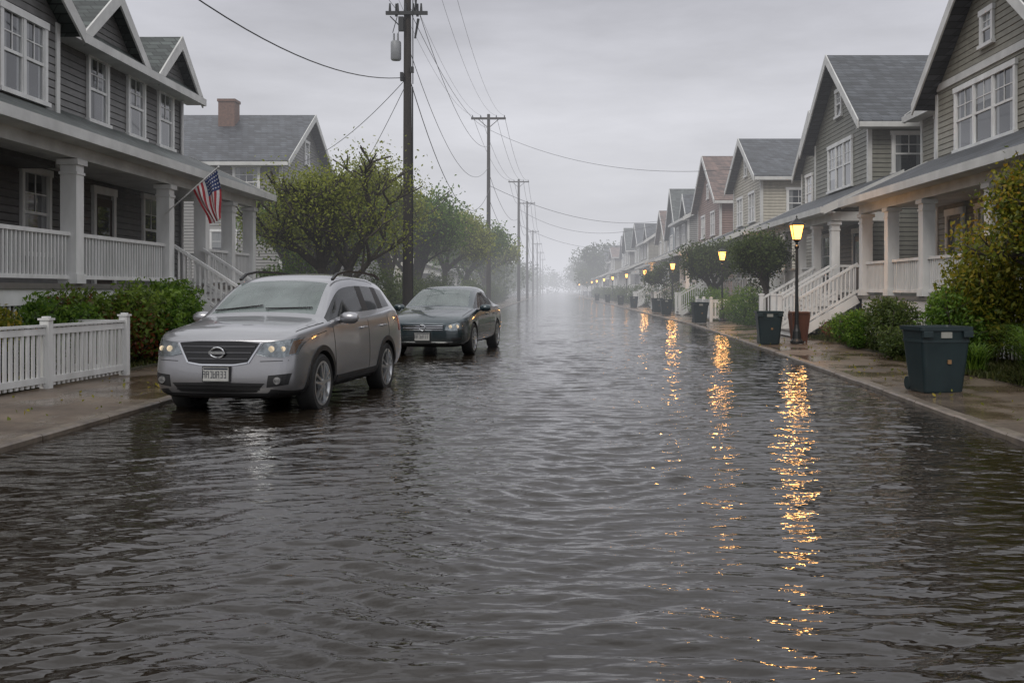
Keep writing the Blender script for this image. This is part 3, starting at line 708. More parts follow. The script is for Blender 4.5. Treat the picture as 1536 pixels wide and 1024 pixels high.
# ---------------------------------------------------------------- flag
def flag():
    e=empty('american_flag',(0,0,0)); p0=Vector((-8.95,23.05,3.25)); p1=Vector((-7.62,22.75,4.3))
    b=MB(); b.cyl(p0,p1,.018,.014,8); b.lathe([(0,-.03),(.03,0),(0,.03)],tuple(p1),8); b.obj('flagpole',M['white'],e,smooth=True)
    red=pmat('flag_red',(.30,.02,.03),None,20,.7); wh=pmat('flag_white',(.55,.55,.55),None,20,.7); bl=pmat('flag_blue',(.02,.035,.12),None,20,.7)
    nu,nv=26,40; mb=MB(); vs=[]
    hp=p1-(p1-p0).normalized()*.04; hd=-(p1-p0).normalized(); Hh=.78; Lf=1.25
    for j in range(nv+1):
        for i in range(nu+1):
            u=i/nu; v=j/nv
            base=hp+hd*Hh*u*(1-.45*v)+Vector((.02,0,0))*v
            drop=Lf*v*(.92-.12*u)
            off=Vector((.02,1,0))*(.07*math.sin(u*14+v*2.5)*min(1,v*3))+Vector((1,0,0))*(.05*math.sin(v*5+u*4)*v+.10*v)
            vs.append(base+Vector((0,0,-drop))+off)
    star=[]
    for j in range(nv):
        for i in range(nu):
            stripe=i//2
            if i<14 and j<nv*.4: mi=2 if not((i%2==0) and (j%3==1) and j<15) else 1
            else: mi=0 if stripe%2==0 else 1
            mb.cm=mi; star.append(mi)
    mb.v=[tuple(v) for v in vs]; k=0
    for j in range(nv):
        for i in range(nu):
            o=j*(nu+1)+i; mb.f.append([o,o+1,o+nu+2,o+nu+1]); mb.m.append(star[k]); k+=1
    o=mb.obj('cloth',[red,wh,bl],e,smooth=False)
    for p in o.data.polygons: p.use_smooth=True
flag()

# ---------------------------------------------------------------- cars
tire=pmat('tire_rubber',(.018,.018,.018),None,10,.75,.2); alloy=pmat('alloy',(.55,.56,.57),(.45,.46,.47),4,.28,metal=.85)
plast=pmat('black_plastic',(.014,.014,.015),None,9,.5); chrome=pmat('chrome',(.75,.76,.78),(.68,.69,.7),4,.12,metal=1)
gloss_black=pmat('grille_black',(.01,.01,.011),None,9,.25)
lens_m=glassmat('lamp_lens',(.85,.9,.92),.08,(.6,.63,.65)); refl=pmat('lamp_reflector',(.62,.62,.62),(.12,.125,.13),16,.15,metal=.75)
bulbw=emit('headlamp_glow',(1,.80,.55),.2); amber=pmat('amber_lens',(.35,.13,.02),None,9,.2)
cglass=glassmat('car_glass',(.62,.70,.69),.36,(.40,.48,.465),ns=1.5); sglass=glassmat('side_glass',(.25,.28,.28),.05)
interior=pmat('car_interior',(.03,.03,.03),None,9,.8); seatm=pmat('car_seat',(.075,.075,.075),None,9,.8)
platem=pmat('plate_white',(.45,.45,.43),None,12,.4); platec=pmat('plate_dark',(.02,.025,.04),None,5,.5); seam=pmat('panel_gap',(.008,.008,.008),None,5,.8)
redl=pmat('tail_lens',(.25,.01,.01),None,5,.15)
def paint(name,c,metal=.6,r=.3):
    m,nt,b=newmat(name); co_=coords(nt)
    n=noise(nt,co_,240,2); n2=noise(nt,co_,2.5,5)
    sep=N(nt,'ShaderNodeSeparateXYZ'); nt.links.new(co_,sep.inputs[0])
    dirt=mth(nt,'MULTIPLY',ramp(nt,sep.outputs[2],[(.25,1),(.62,0)]),mth(nt,'ADD',mth(nt,'MULTIPLY',n2,.7),.1))
    base=ramp(nt,n,[(.3,tuple(x*.88 for x in c)),(.7,tuple(min(1,x*1.12) for x in c))])
    mix=N(nt,'ShaderNodeMixRGB'); nt.links.new(dirt,mix.inputs[0]); nt.links.new(base,mix.inputs[1]); mix.inputs[2].default_value=(.07,.06,.05,1)
    nt.links.new(mix.outputs[0],b.inputs['Base Color']); b.inputs['Metallic'].default_value=metal; b.inputs['Roughness'].default_value=r
    b.inputs['Coat Weight'].default_value=1; b.inputs['Coat Roughness'].default_value=.04
    vo=N(nt,'ShaderNodeTexVoronoi'); vo.inputs['Scale'].default_value=60; nt.links.new(co_,vo.inputs['Vector'])
    bump(nt,b,ramp(nt,vo.outputs[0],[(.0,1),(.28,0)]),.12,.004)
    return m
def car(name,ST,cols,loc,rot,pm,R,wx,glassI,wind,rear,suv,front,scale=1.0,arch=.06):
    e=empty(name,loc); e.rotation_euler=(0,0,rot); e.scale=(scale,)*3
    bm=bmesh.new(); rings=[]
    def ringpts(s):
        x,zb,w,zsh,zbelt,wb,zwt,wwt,zr,lean=s
        g=[(0,zb),(.4*w,zb),(.8*w,zb),(.965*w,zb+.09),(w,zb+.45*(zsh-zb)),(.985*w,zsh),(wb,zbelt),(wb-.015,zbelt+.022),(wwt,zwt),(wwt-.075,zwt+(zr-zwt)*.55),(wwt*.5,zr-.012),(0,zr)]
        out=[]
        for y,z in g:
            dz=z-.5; dx=lean*(dz if dz>0 else -dz*.7); out.append((x+dx,y,z))
        return out
    for s in ST:
        p=ringpts(s); Rr=[bm.verts.new(q) for q in p]; Lr=[Rr[0]]+[bm.verts.new((q[0],-q[1],q[2])) for q in p[1:-1]]+[Rr[-1]]
        rings.append((Rr,Lr))
    def matfor(k,j):
        if j==7 and k in glassI: return 2
        if j==7 and k in glassI_black: return 3
        if j in(9,10) and k in wind: return 1
        if j in(9,10) and k in rear: return 2
        if suv and j in(2,): return 3
        return 0
    glassI_black=[k for k in range(min(glassI),max(glassI)) if k not in glassI]
    for k in range(len(rings)-1):
        for j in range(11):
            mi=matfor(k,j)
            a,b_=rings[k],rings[k+1]
            f=bm.faces.new((a[0][j],a[0][j+1],b_[0][j+1],b_[0][j])); f.material_index=mi
            f=bm.faces.new((a[1][j+1],a[1][j],b_[1][j],b_[1][j+1])); f.material_index=mi
    def cap(rg,bul):
        Rr,Lr=rg; rows=[[Lr[2],Lr[1],Rr[0],Rr[1],Rr[2]]]
        for i in range(3,9):
            c=Rr[i].co; row=[Lr[i]]
            for fr in(-.5,0,.5): row.append(bm.verts.new((c.x-bul*(1-fr*fr*1.0),c.y*fr,c.z)))
            row.append(Rr[i]); rows.append(row)
        rows.append([Lr[9],Lr[10],Rr[11],Rr[10],Rr[9]])
        for i in range(len(rows)-1):
            for j in range(4): bm.faces.new((rows[i][j],rows[i][j+1],rows[i+1][j+1],rows[i+1][j]))
    cap(rings[0],.05); cap(rings[-1],-.04)
    bmesh.ops.recalc_face_normals(bm,faces=bm.faces)
    me=bpy.data.meshes.new('body'); bm.to_mesh(me); bm.free()
    for m in(pm,cglass,sglass,plast,interior): me.materials.append(m)
    o=bpy.data.objects.new('body',me); sc.collection.objects.link(o)
    ss=o.modifiers.new('s','SUBSURF'); ss.levels=3; ss.render_levels=3
    dg=bpy.context.evaluated_depsgraph_get(); ev=o.evaluated_get(dg); full=bpy.data.meshes.new_from_object(ev)
    bvh=BVHTree.FromPolygons([v.co.copy() for v in full.vertices],[tuple(p.vertices) for p in full.polygons])
    o.modifiers.clear(); o.data=full
    W=max(s[2] for s in ST)
    cb=MB()
    for x in wx:
        for sy in(-1,1): cb.cyl((x,sy*(W-.34),R-.01),(x,sy*(W+.3),R-.01),R+arch,R+arch,48)
    cut=cb.obj('cut',[interior]); bo=o.modifiers.new('b','BOOLEAN'); bo.operation='DIFFERENCE'; bo.object=cut; bo.solver='EXACT'
    bo.material_mode='TRANSFER'
    dg=bpy.context.evaluated_depsgraph_get(); ev=o.evaluated_get(dg); fin=bpy.data.meshes.new_from_object(ev)
    o.modifiers.clear(); o.data=fin; bpy.data.objects.remove(cut)
    bm=bmesh.new(); bm.from_mesh(fin)
    for f in bm.faces: f.smooth=True
    for ed in bm.edges:
        if len(ed.link_faces)==2 and ed.calc_face_angle(0)>.6: ed.smooth=False
    bm.to_mesh(fin); bm.free(); fin.name='body'; o.parent=e
    def hit(d,u,v):
        if d=='f': r=bvh.ray_cast(Vector((-3,u,v)),Vector((1,0,0)))
        elif d=='r': r=bvh.ray_cast(Vector((u,3,v)),Vector((0,-1,0)))
        elif d=='l': r=bvh.ray_cast(Vector((u,-3,v)),Vector((0,1,0)))
        elif d=='t': r=bvh.ray_cast(Vector((u,v,4)),Vector((0,0,-1)))
        elif d=='b': r=bvh.ray_cast(Vector((9,u,v)),Vector((-1,0,0)))
        return r[0],r[1]
    dirs={'f':Vector((-1,0,0)),'r':Vector((0,1,0)),'l':Vector((0,-1,0)),'t':Vector((0,0,1)),'b':Vector((1,0,0))}
    def patch(mb,d,bot,top,off=.006,nu=16,nv=5,rim=.02):
        def samp(pl,t):
            n=len(pl)-1; f=t*n; i=min(int(f),n-1); f-=i; return (pl[i][0]+(pl[i+1][0]-pl[i][0])*f, pl[i][1]+(pl[i+1][1]-pl[i][1])*f)
        g=[]
        for j in range(nv+1):
            row=[]
            for i in range(nu+1):
                a=samp(bot,i/nu); c=samp(top,i/nu); t=j/nv
                u=a[0]+(c[0]-a[0])*t; v=a[1]+(c[1]-a[1])*t
                h,n=hit(d,u,v)
                if h is None: row.append(None); continue
                row.append((h+dirs[d]*off))
            g.append(row)
        vs=[];ix={}
        for j in range(nv+1):
            for i in range(nu+1):
                if g[j][i] is not None: ix[(i,j)]=len(vs); vs.append(g[j][i])
        fs=[]
        for j in range(nv):
            for i in range(nu):
                k=[(i,j),(i+1,j),(i+1,j+1),(i,j+1)]
                if all(q in ix for q in k): fs.append([ix[q] for q in k])
        bd=[(i,0) for i in range(nu+1)]+[(nu,j) for j in range(1,nv+1)]+[(i,nv) for i in range(nu-1,-1,-1)]+[(0,j) for j in range(nv-1,0,-1)]
        if all(q in ix for q in bd):
            o0=len(vs); vs+=[vs[ix[q]]-dirs[d]*rim for q in bd]; n=len(bd)
            for q in range(n): fs.append([ix[bd[q]],ix[bd[(q+1)%n]],o0+(q+1)%n,o0+q])
        mb.add(vs,fs)
    def line(mb,d,pts,w=.008,off=.002):
        for a,c in zip(pts[:-1],pts[1:]):
            dx,dy=c[0]-a[0],c[1]-a[1]; L=math.hypot(dx,dy); nx,ny=-dy/L*w/2,dx/L*w/2
            patch(mb,d,[(a[0]-nx,a[1]-ny),(c[0]-nx,c[1]-ny)],[(a[0]+nx,a[1]+ny),(c[0]+nx,c[1]+ny)],off,nu=max(2,int(L/.06)),nv=1,rim=.004)
    front(e,patch,line,hit)
    if suv:
        mb=MB()
        for x in wx:
            for d in('r','l'):
                A=[math.radians(a) for a in range(-8,189,7)]
                patch(mb,d,[(x+(R+arch-.012)*math.cos(a),R-.01+(R+arch-.012)*math.sin(a)) for a in A],[(x+(R+arch+.055)*math.cos(a),R-.01+(R+arch+.055)*math.sin(a)) for a in A],.012,nu=28,nv=2,rim=.03)
        mb.obj('wheel_arch_cladding',plast,e,smooth=True)
    for x in wx:
        for sy in(-1,1):
            yy=sy*(W-.125); t=MB()
            t.lathe([(R-.12,-.11),(R-.03,-.115),(R-.005,-.09),(R,-.05),(R,.05),(R-.005,.09),(R-.03,.115),(R-.12,.11),(R-.12,-.11)],(x,yy,R),40,'y')
            t.obj('tire',tire,e,smooth=True)
            r=MB(); ro=R-.105; yo=sy*.095
            r.lathe([(ro+.012,yo),(ro+.012,yo+sy*.018),(ro-.012,yo+sy*.02),(ro-.03,yo-sy*.02),(ro-.035,-yo)],(x,yy,R),40,'y')
            for k in range(5):
                for da in(-.17,.17):
                    a=2*math.pi*k/5+.3; p0=(x+.05*math.cos(a+da),yy+yo+sy*.012,R+.05*math.sin(a+da)); p1=(x+(ro-.01)*math.cos(a+da*1.2),yy+yo+sy*.004,R+(ro-.01)*math.sin(a+da*1.2))
                    r.beam(p0,p1,.032,.03)
            r.lathe([(0,yo+sy*.03),(.05,yo+sy*.028),(.065,yo+sy*.01),(.065,yo-sy*.04)],(x,yy,R),20,'y')
            r.obj('alloy_rim',alloy,e,smooth=True)
            h_=MB(); h_.lathe([(0,yo-sy*.06),(ro-.02,yo-sy*.06)],(x,yy,R),30,'y'); h_.obj('brake_disc',plast,e)
    zb=ST[6][4]; x0=ST[5][0]; 
    it=MB(); it.box(x0+.0,x0+.5,-.68,.68,.45,zb-.12); it.box(x0+.5,ST[-5][0]-.1,-.7,.7,.3,.5); it.obj('dashboard_and_floor',interior,e,bevel=.05)
    sb=MB(); xs=x0+1.15
    for xx in(xs,xs+.95):
        for yy in((-.36,.36) if xx==xs else (-.42,0,.42)):
            hh=zb+.10
            sb.add([(xx,yy-.23,.5),(xx+.16,yy-.23,.5),(xx+.30,yy-.19,hh),(xx+.2,yy-.19,hh),(xx,yy+.23,.5),(xx+.16,yy+.23,.5),(xx+.30,yy+.19,hh),(xx+.2,yy+.19,hh)],[(0,1,2,3),(7,6,5,4),(0,4,5,1),(1,5,6,2),(2,6,7,3),(3,7,4,0)])
            sb.box(xx+.2,xx+.3,yy-.12,yy+.12,hh+.03,hh+.19)
            sb.box(xx-.45,xx,yy-.23,yy+.23,.5,.62)
    sb.obj('seats',seatm,e,bevel=.03)
    st=MB(); c=(x0+.62,.36,zb-.06)
    n=24
    for k in range(n):
        a0=2*math.pi*k/n;a1=2*math.pi*(k+1)/n
        st.cyl((c[0]+.06*math.sin(a0),c[1]+.18*math.cos(a0),c[2]+.17*math.sin(a0)),(c[0]+.06*math.sin(a1),c[1]+.18*math.cos(a1),c[2]+.17*math.sin(a1)),.014,None,6)
    st.beam((c[0],c[1]-.17,c[2]),(c[0],c[1]+.17,c[2]),.03,.05); st.obj('steering_wheel',interior,e)
    return e
def mirror(e,x,y,z,s,pm):
    for sy in(-1,1):
        b=MB(); b.lathe([(0,-.12),(.05,-.115),(.085,-.07),(.092,0),(.085,.07),(.05,.115),(0,.12)],(0,0,0),16,'y')
        b.v=[(x+v[0]*.75+ .02,sy*(y+.13)+v[1],z+v[2]*.85) for v in b.v]
        b.obj('wing_mirror',pm,e,smooth=True)
        c=MB(); c.beam((x+.02,sy*(y-.03),z-.06),(x+.02,sy*(y+.08),z-.03),.05,.04); c.obj('mirror_stalk',plast,e)

# --- SUV
silver=paint('silver_paint',(.33,.33,.345),.75,.30)
ST=[ # x zb w zsh zbelt wb zwt wwt zr lean
 (0.0,.28,.70,.75,.90,.66,.935,.59,.965,.16),
 (.08,.25,.82,.79,.94,.775,.975,.69,1.005,.13),
 (.28,.23,.90,.84,.99,.845,1.025,.75,1.065,.06),
 (.68,.23,.92,.885,1.03,.862,1.07,.78,1.12,0),
 (1.08,.23,.925,.92,1.065,.875,1.11,.81,1.175,0),
 (1.18,.23,.925,.925,1.08,.88,1.125,.825,1.195,0),
 (1.56,.23,.925,.935,1.09,.88,1.37,.76,1.455,0),
 (1.96,.23,.925,.94,1.10,.88,1.585,.70,1.665,0),
 (2.28,.23,.925,.945,1.105,.88,1.63,.69,1.725,0),
 (2.72,.23,.925,.95,1.11,.88,1.645,.69,1.75,0),
 (2.82,.23,.925,.955,1.115,.88,1.645,.69,1.75,0),
 (3.48,.23,.925,.97,1.14,.876,1.62,.68,1.735,0),
 (3.58,.23,.925,.975,1.15,.875,1.61,.675,1.73,0),
 (4.02,.24,.92,.99,1.20,.86,1.54,.66,1.70,0),
 (4.30,.26,.905,.99,1.20,.84,1.48,.64,1.66,0),
 (4.46,.30,.885,.95,1.14,.81,1.28,.68,1.38,0),
 (4.58,.34,.86,.90,1.05,.79,1.09,.70,1.12,0),
 (4.66,.38,.78,.82,.95,.72,.98,.62,1.0,0)]
def suv_front(e,patch,line,hit):
    g=MB(); patch(g,'f',[(-.36,.68),(-.2,.655),(.2,.655),(.36,.68)],[(-.49,.90),(-.25,.92),(.25,.92),(.49,.90)],.006,20,5); g.obj('grille',gloss_black,e)
    s=MB()
    for z in(.72,.79,.86): 
        hw=.36+.12*(z-.68)/.22
        patch(s,'f',[(-hw+.02,z-.006),(0,z-.008),(hw-.02,z-.006)],[(-hw+.02,z+.006),(0,z+.008),(hw-.02,z+.006)],.02,20,1,.015)
    s.obj('grille_slats',pmat('slat_dark_chrome',(.12,.12,.125),None,5,.3,metal=.8),e,smooth=True)
    c=MB()
    patch(c,'f',[(-.36,.668),(-.2,.642),(.2,.642),(.36,.668)],[(-.36,.682),(-.2,.658),(.2,.658),(.36,.682)],.014,20,1)
    for sg in(-1,1): patch(c,'f',[(sg*.36,.68),(sg*.49,.903)],[(sg*.375,.67),(sg*.508,.897)],.014,6,1)
    hp,_=hit('f',0,.79); 
    for k in range(24):
        a0=2*math.pi*k/24;a1=2*math.pi*(k+1)/24
        c.cyl((hp.x-.035,.085*math.cos(a0),.79+.058*math.sin(a0)),(hp.x-.035,.085*math.cos(a1),.79+.058*math.sin(a1)),.010,None,6)
    c.box(hp.x-.045,hp.x-.025,-.10,.10,.775,.805); c.obj('chrome_trim_and_badge',chrome,e,smooth=True)
    L=MB();Rf=MB();Gl=MB();A=MB()
    for sg in(-1,1):
        bot=[(sg*.45,.775),(sg*.58,.745),(sg*.74,.735),(sg*.86,.765)]; top=[(sg*.53,.905),(sg*.62,.915),(sg*.76,.935),(sg*.885,.955)]
        patch(Rf,'f',bot,top,.004,18,6,.01); patch(L,'f',bot,top,.016,18,6,.02)
        for yy,rr_ in((.62,.036),(.74,.03)):
            hp,_=hit('f',sg*yy,.83)
            Gl.cyl((hp.x-.012,sg*yy,.83),(hp.x+.01,sg*yy,.83),rr_,rr_,16)
        patch(A,'f',[(sg*.80,.765),(sg*.845,.775)],[(sg*.82,.92),(sg*.865,.93)],.009,4,4,.005)
    Rf.obj('headlamp_reflectors',refl,e); L.obj('headlamp_lenses',lens_m,e,smooth=True); Gl.obj('headlamp_bulbs',bulbw,e); A.obj('indicators',amber,e)
    B=MB(); patch(B,'f',[(-.46,.335),(0,.325),(.46,.335)],[(-.56,.44),(0,.45),(.56,.44)],.006,20,4)
    for sg in(-1,1): patch(B,'f',[(sg*.58,.39),(sg*.80,.42)],[(sg*.60,.53),(sg*.83,.55)],.006,6,4)
    patch(B,'f',[(-.66,.262),(0,.25),(.66,.262)],[(-.70,.325),(0,.315),(.70,.325)],.012,20,2)
    B.obj('lower_intake_and_fog_surrounds',plast,e)
    F=MB()
    for sg in(-1,1):
        hp,_=hit('f',sg*.70,.47); F.cyl((hp.x-.02,sg*.70,.47),(hp.x+.02,sg*.70,.47),.042,.042,16)
    F.obj('fog_lamps',refl,e)
    S=MB(); patch(S,'f',[(-.5,.36),(.5,.36)],[(-.5,.372),(.5,.372)],.014,16,1); patch(S,'f',[(-.53,.405),(.53,.405)],[(-.53,.415),(.53,.415)],.014,16,1); S.obj('intake_slats',gloss_black,e)
    plate(e,hit,.545)
    sm=MB()
    for d in('r','l'):
        line(sm,d,[(1.42,.34),(1.38,.60),(1.34,1.05)],.012); line(sm,d,[(2.76,.32),(2.76,1.09)],.012); line(sm,d,[(1.44,.325),(2.76,.32),(3.25,.32),(3.62,.62),(3.72,.90),(3.70,1.13)],.012)
        line(sm,d,[(.62,.95),(1.1,1.0)],.008)
    line(sm,'t',[(.36,-.79),(1.12,-.845)],.012); line(sm,'t',[(.36,.79),(1.12,.845)],.012)
    line(sm,'f',[(-.86,.700),(-.50,.690)],.008); line(sm,'f',[(.50,.690),(.86,.700)],.008)
    sm.obj('panel_seams',seam,e)
    hd=MB()
    for sg in(-1,1):
        for x in(2.50,3.40):
            hp,_=hit('r' if sg>0 else 'l',x,.98)
            hd.beam((x-.1,hp.y+sg*.03,.995),(x+.1,hp.y+sg*.03,.995),.03,.03)
            for q in(-.09,.09): hd.box(x+q-.02,x+q+.02,hp.y-.02*sg,hp.y+sg*.03,.98,1.01)
    hd.obj('door_handles',silver,e,bevel=.008)
    cl=MB()
    for d in('r','l'): patch(cl,d,[(1.45,.33),(3.15,.33)],[(1.45,.42),(3.15,.42)],.012,24,2)
    cl.obj('door_cladding',plast,e)
    rr=MB()
    for sg in(-1,1):
        pts=[(1.98,1.65),(2.15,1.725),(2.5,1.765),(3.2,1.765),(3.8,1.73),(4.0,1.68)]
        for a,c in zip(pts[:-1],pts[1:]): rr.beam((a[0],sg*.645,a[1]),(c[0],sg*.645,c[1]),.035,.03)
    rr.obj('roof_rails',plast,e)
    wt=MB()
    for d in('r','l'): line(wt,d,[(1.30,1.11),(2.8,1.135),(4.0,1.215)],.016,.006)
    wt.obj('window_sill_trim',chrome,e)
    mirror(e,1.60,.88,1.15,1,silver)
    wp=MB()
    for y0,y1 in((.66,.04),(-.02,-.62)):
        a,_=hit('t',1.27,y0); c,_=hit('t',1.33,y1)
        if a and c: wp.beam(a+Vector((0,0,.02)),c+Vector((0,0,.02)),.02,.015)
    wp.obj('wipers',plast,e)
    tl=MB()
    for d in('r','l'): patch(tl,d,[(4.30,.88),(4.5,.90)],[(4.25,1.12),(4.44,1.12)],.006,5,4)
    tl.obj('tail_lamps',redl,e)
def plate(e,hit,z,w=.155,hh=.078):
    hp,_=hit('f',0,z); x=hp.x-.03
    b=MB(); b.box(x,x+.05,-w-.012,w+.012,z-hh-.012,z+hh+.012); b.obj('plate_frame',plast,e)
    p=MB(); p.box(x-.006,x-.001,-w,w,z-hh,z+hh); p.obj('license_plate',platem,e)
    c=MB(); c.box(x-.0085,x-.007,-w*.95,w*.95,z+hh*.68,z+hh*.92)
    r=random.Random(3)
    for i in range(7):
        y=-w*.82+i*w*.27; 
        for seg in range(4):
            if seg==0: c.box(x-.0085,x-.007,y,y+.007,z-.045,z+.035)
            elif r.random()<.75: zz=z+[.0,.028,-.005,-.042][seg]; c.box(x-.0085,x-.007,y+.0075,y+.026,zz,zz+.008)
        if r.random()<.6: c.box(x-.0085,x-.007,y+.0265,y+.0335,z-.045,z+.035)
    c.obj('plate_characters',platec,e)
car('silver_suv_car',ST,None,(-4.02,12.0,-.07),math.radians(90-7.5),silver,.365,(.92,3.60),[5,6,7,8,10,12],[5,6],[14],True,suv_front,scale=1.04)

# --- sedan
teal=paint('dark_teal_paint',(.018,.036,.045),.4,.25)
ST2=[
 (0.0,.24,.62,.58,.66,.58,.69,.52,.715,.16),
 (.09,.21,.78,.62,.71,.72,.745,.64,.775,.13),
 (.32,.19,.87,.68,.79,.80,.83,.70,.865,.05),
 (.75,.19,.895,.74,.86,.83,.90,.73,.945,0),
 (1.18,.19,.90,.78,.915,.84,.955,.77,1.005,0),
 (1.30,.19,.90,.785,.93,.845,.965,.78,1.02,0),
 (1.75,.19,.90,.79,.945,.845,1.19,.72,1.26,0),
 (2.15,.19,.90,.795,.95,.845,1.36,.655,1.43,0),
 (2.42,.19,.90,.80,.955,.845,1.40,.64,1.475,0),
 (2.72,.19,.90,.80,.96,.845,1.41,.64,1.49,0),
 (2.80,.19,.90,.805,.96,.845,1.41,.64,1.49,0),
 (3.30,.19,.90,.81,.97,.842,1.37,.63,1.465,0),
 (3.40,.19,.90,.815,.975,.84,1.35,.62,1.45,0),
 (3.75,.20,.895,.83,.99,.83,1.20,.63,1.33,0),
 (4.10,.22,.89,.84,1.0,.82,1.06,.67,1.13,0),
 (4.25,.24,.885,.84,1.0,.81,1.03,.70,1.07,0),
 (4.60,.28,.86,.82,.98,.79,1.01,.70,1.045,0),
 (4.76,.34,.78,.76,.90,.72,.93,.62,.96,0)]
def sed_front(e,patch,line,hit):
    g=MB(); patch(g,'f',[(-.40,.555),(0,.545),(.40,.555)],[(-.45,.66),(0,.67),(.45,.66)],.006,20,4); g.obj('grille',gloss_black,e)
    s=MB()
    for z in(.565,.607,.65): patch(s,'f',[(-.42,z-.007),(0,z-.009),(.42,z-.007)],[(-.42,z+.007),(0,z+.005),(.42,z+.007)],.016,20,1,.015)
    hp,_=hit('f',0,.61)
    for k in range(20):
        a0=2*math.pi*k/20;a1=2*math.pi*(k+1)/20; s.cyl((hp.x-.03,.06*math.cos(a0),.61+.06*math.sin(a0)),(hp.x-.03,.06*math.cos(a1),.61+.06*math.sin(a1)),.010,None,6)
    patch(s,'f',[(-.62,.30),(0,.285),(.62,.30)],[(-.62,.318),(0,.302),(.62,.318)],.014,20,1,.012)
    s.obj('grille_chrome',chrome,e,smooth=True)
    L=MB();Rf=MB();Gl=MB()
    for sg in(-1,1):
        bot=[(sg*.46,.56),(sg*.58,.545),(sg*.72,.55),(sg*.82,.59)]; top=[(sg*.49,.665),(sg*.60,.69),(sg*.74,.72),(sg*.85,.74)]
        patch(Rf,'f',bot,top,.004,18,6,.01); patch(L,'f',bot,top,.016,18,6,.02)
        for yy in(.57,.70):
            hp,_=hit('f',sg*yy,.63); Gl.cyl((hp.x-.012,sg*yy,.63),(hp.x+.01,sg*yy,.63),.036,.036,14)
    Rf.obj('headlamp_reflectors',refl,e); L.obj('headlamp_lenses',lens_m,e,smooth=True); Gl.obj('headlamp_bulbs',bulbw,e)
    B=MB(); patch(B,'f',[(-.50,.22),(0,.215),(.50,.22)],[(-.56,.285),(0,.275),(.56,.285)],.006,20,3)
    for sg in(-1,1): patch(B,'f',[(sg*.6,.33),(sg*.76,.35)],[(sg*.6,.40),(sg*.78,.41)],.006,6,4)
    B.obj('lower_intake',plast,e); plate(e,hit,.43)
    sm=MB()
    for d in('r','l'):
        line(sm,d,[(1.50,.28),(1.44,.5),(1.42,.90)],.010); line(sm,d,[(2.76,.27),(2.76,.94)],.010); line(sm,d,[(1.52,.27),(3.2,.27),(3.55,.55),(3.62,.78),(3.58,.96)],.010)
    line(sm,'t',[(.40,-.74),(1.2,-.79)],.010); line(sm,'t',[(.40,.74),(1.2,.79)],.010)
    sm.obj('panel_seams',seam,e)
    hd=MB()
    for sg in(-1,1):
        for x in(2.52,3.36):
            hp,_=hit('r' if sg>0 else 'l',x,.83); hd.beam((x-.1,hp.y+sg*.02,.84),(x+.1,hp.y+sg*.02,.84),.03,.03)
    hd.obj('door_handles',teal,e,bevel=.008)
    wt=MB()
    for d in('r','l'): line(wt,d,[(1.36,.965),(2.8,.985),(3.72,1.005)],.014,.006)
    wt.obj('window_sill_trim',chrome,e)
    mirror(e,1.70,.845,.99,1,teal)
car('dark_teal_sedan_car',ST2,None,(-2.95,22.6,-.02),math.radians(90-7),teal,.34,(.95,3.72),[5,6,7,8,10,12],[5,6],[13],False,sed_front,scale=1.10,arch=.05)

# ---------------------------------------------------------------- vegetation
tree('spring_tree',-7.35,34,6.4,2.5,L_spring,17000,.11,trunk=.12,levels=4,low=.13,seed=3,stems=3,fill=.15)
tree('spring_tree',-7.2,45,7.2,2.7,L_spring,18000,.15,trunk=.14,levels=4,low=.14,seed=8,stems=2,fill=.15)
tree('leafy_tree',-7.6,56,7.2,3.0,L_green,16000,.19,trunk=.16,levels=4,low=.15,seed=12,stems=2,fill=.15)
tree('leafy_tree',-7.4,68,6.8,2.8,L_spring,13000,.2,trunk=.16,levels=4,low=.15,seed=15,fill=.15)
tree('leafy_tree',-7.4,82,7.2,3.0,L_green,10000,.24,trunk=.16,levels=3,low=.18,seed=21,fill=.16)
tree('leafy_tree',-7.0,99,7.5,3.0,L_spring,8000,.28,trunk=.18,levels=3,low=.18,seed=25,fill=.16)
tree('leafy_tree',-9.5,40,5.6,2.4,L_green,10000,.16,trunk=.14,levels=4,low=.14,seed=31,stems=2)
tree('leafy_tree',-11.5,50,6.5,3.0,L_green,9000,.2,trunk=.14,levels=4,low=.14,seed=33,stems=2)
shrub('red_leaf_shrub',-8.1,18.4,1.0,1.3,1.5,L_red,9000,.11,15,seed=1)
shrub('green_shrub',-7.95,20.6,.85,1.0,1.7,L_green,7000,.10,12,seed=2)
shrub('green_shrub',-7.6,19.4,.5,.8,1.35,L_green,4000,.11,8,seed=9)
shrub('green_shrub',-8.5,16.8,.75,1.2,1.5,L_green,7500,.10,14,seed=3)
shrub('autumn_shrub',-8.5,14.6,.6,1.3,1.5,L_autumn,7000,.09,14,seed=4)
shrub('red_leaf_shrub',-8.3,13.3,.4,.8,1.3,L_red,3500,.09,8,seed=15)
shrub('autumn_shrub',-8.4,11.8,.6,1.2,1.4,L_autumn,6000,.09,12,seed=5)
shrub('red_leaf_shrub',-10.6,32.6,1.0,1.0,3.2,L_red,6000,.11,12,seed=6)
shrub('green_shrub',-8.7,32.0,1.2,1.0,2.2,L_green,6500,.10,12,seed=7)
shrub('green_shrub',-9.6,35.5,1.5,1.2,2.8,L_green,6500,.12,12,seed=8)
shrub('green_shrub',-7.0,30.0,.8,1.2,1.5,L_green,6000,.09,10,seed=10)
shrub('green_shrub',-7.4,27.2,.6,.8,1.0,L_dark,3500,.08,10,seed=13)
hedge('hedge',[(-6.6,y,.8,1.6,1.9+.4*math.sin(y*1.7)) for y in np.arange(36,64,2.0)],L_dark,26000,.12)
hedge('hedge',[(-6.6,y,.8,2.4,1.9+.4*math.sin(y*1.7)) for y in np.arange(66,130,3.2)],L_dark,16000,.2,seed=4)
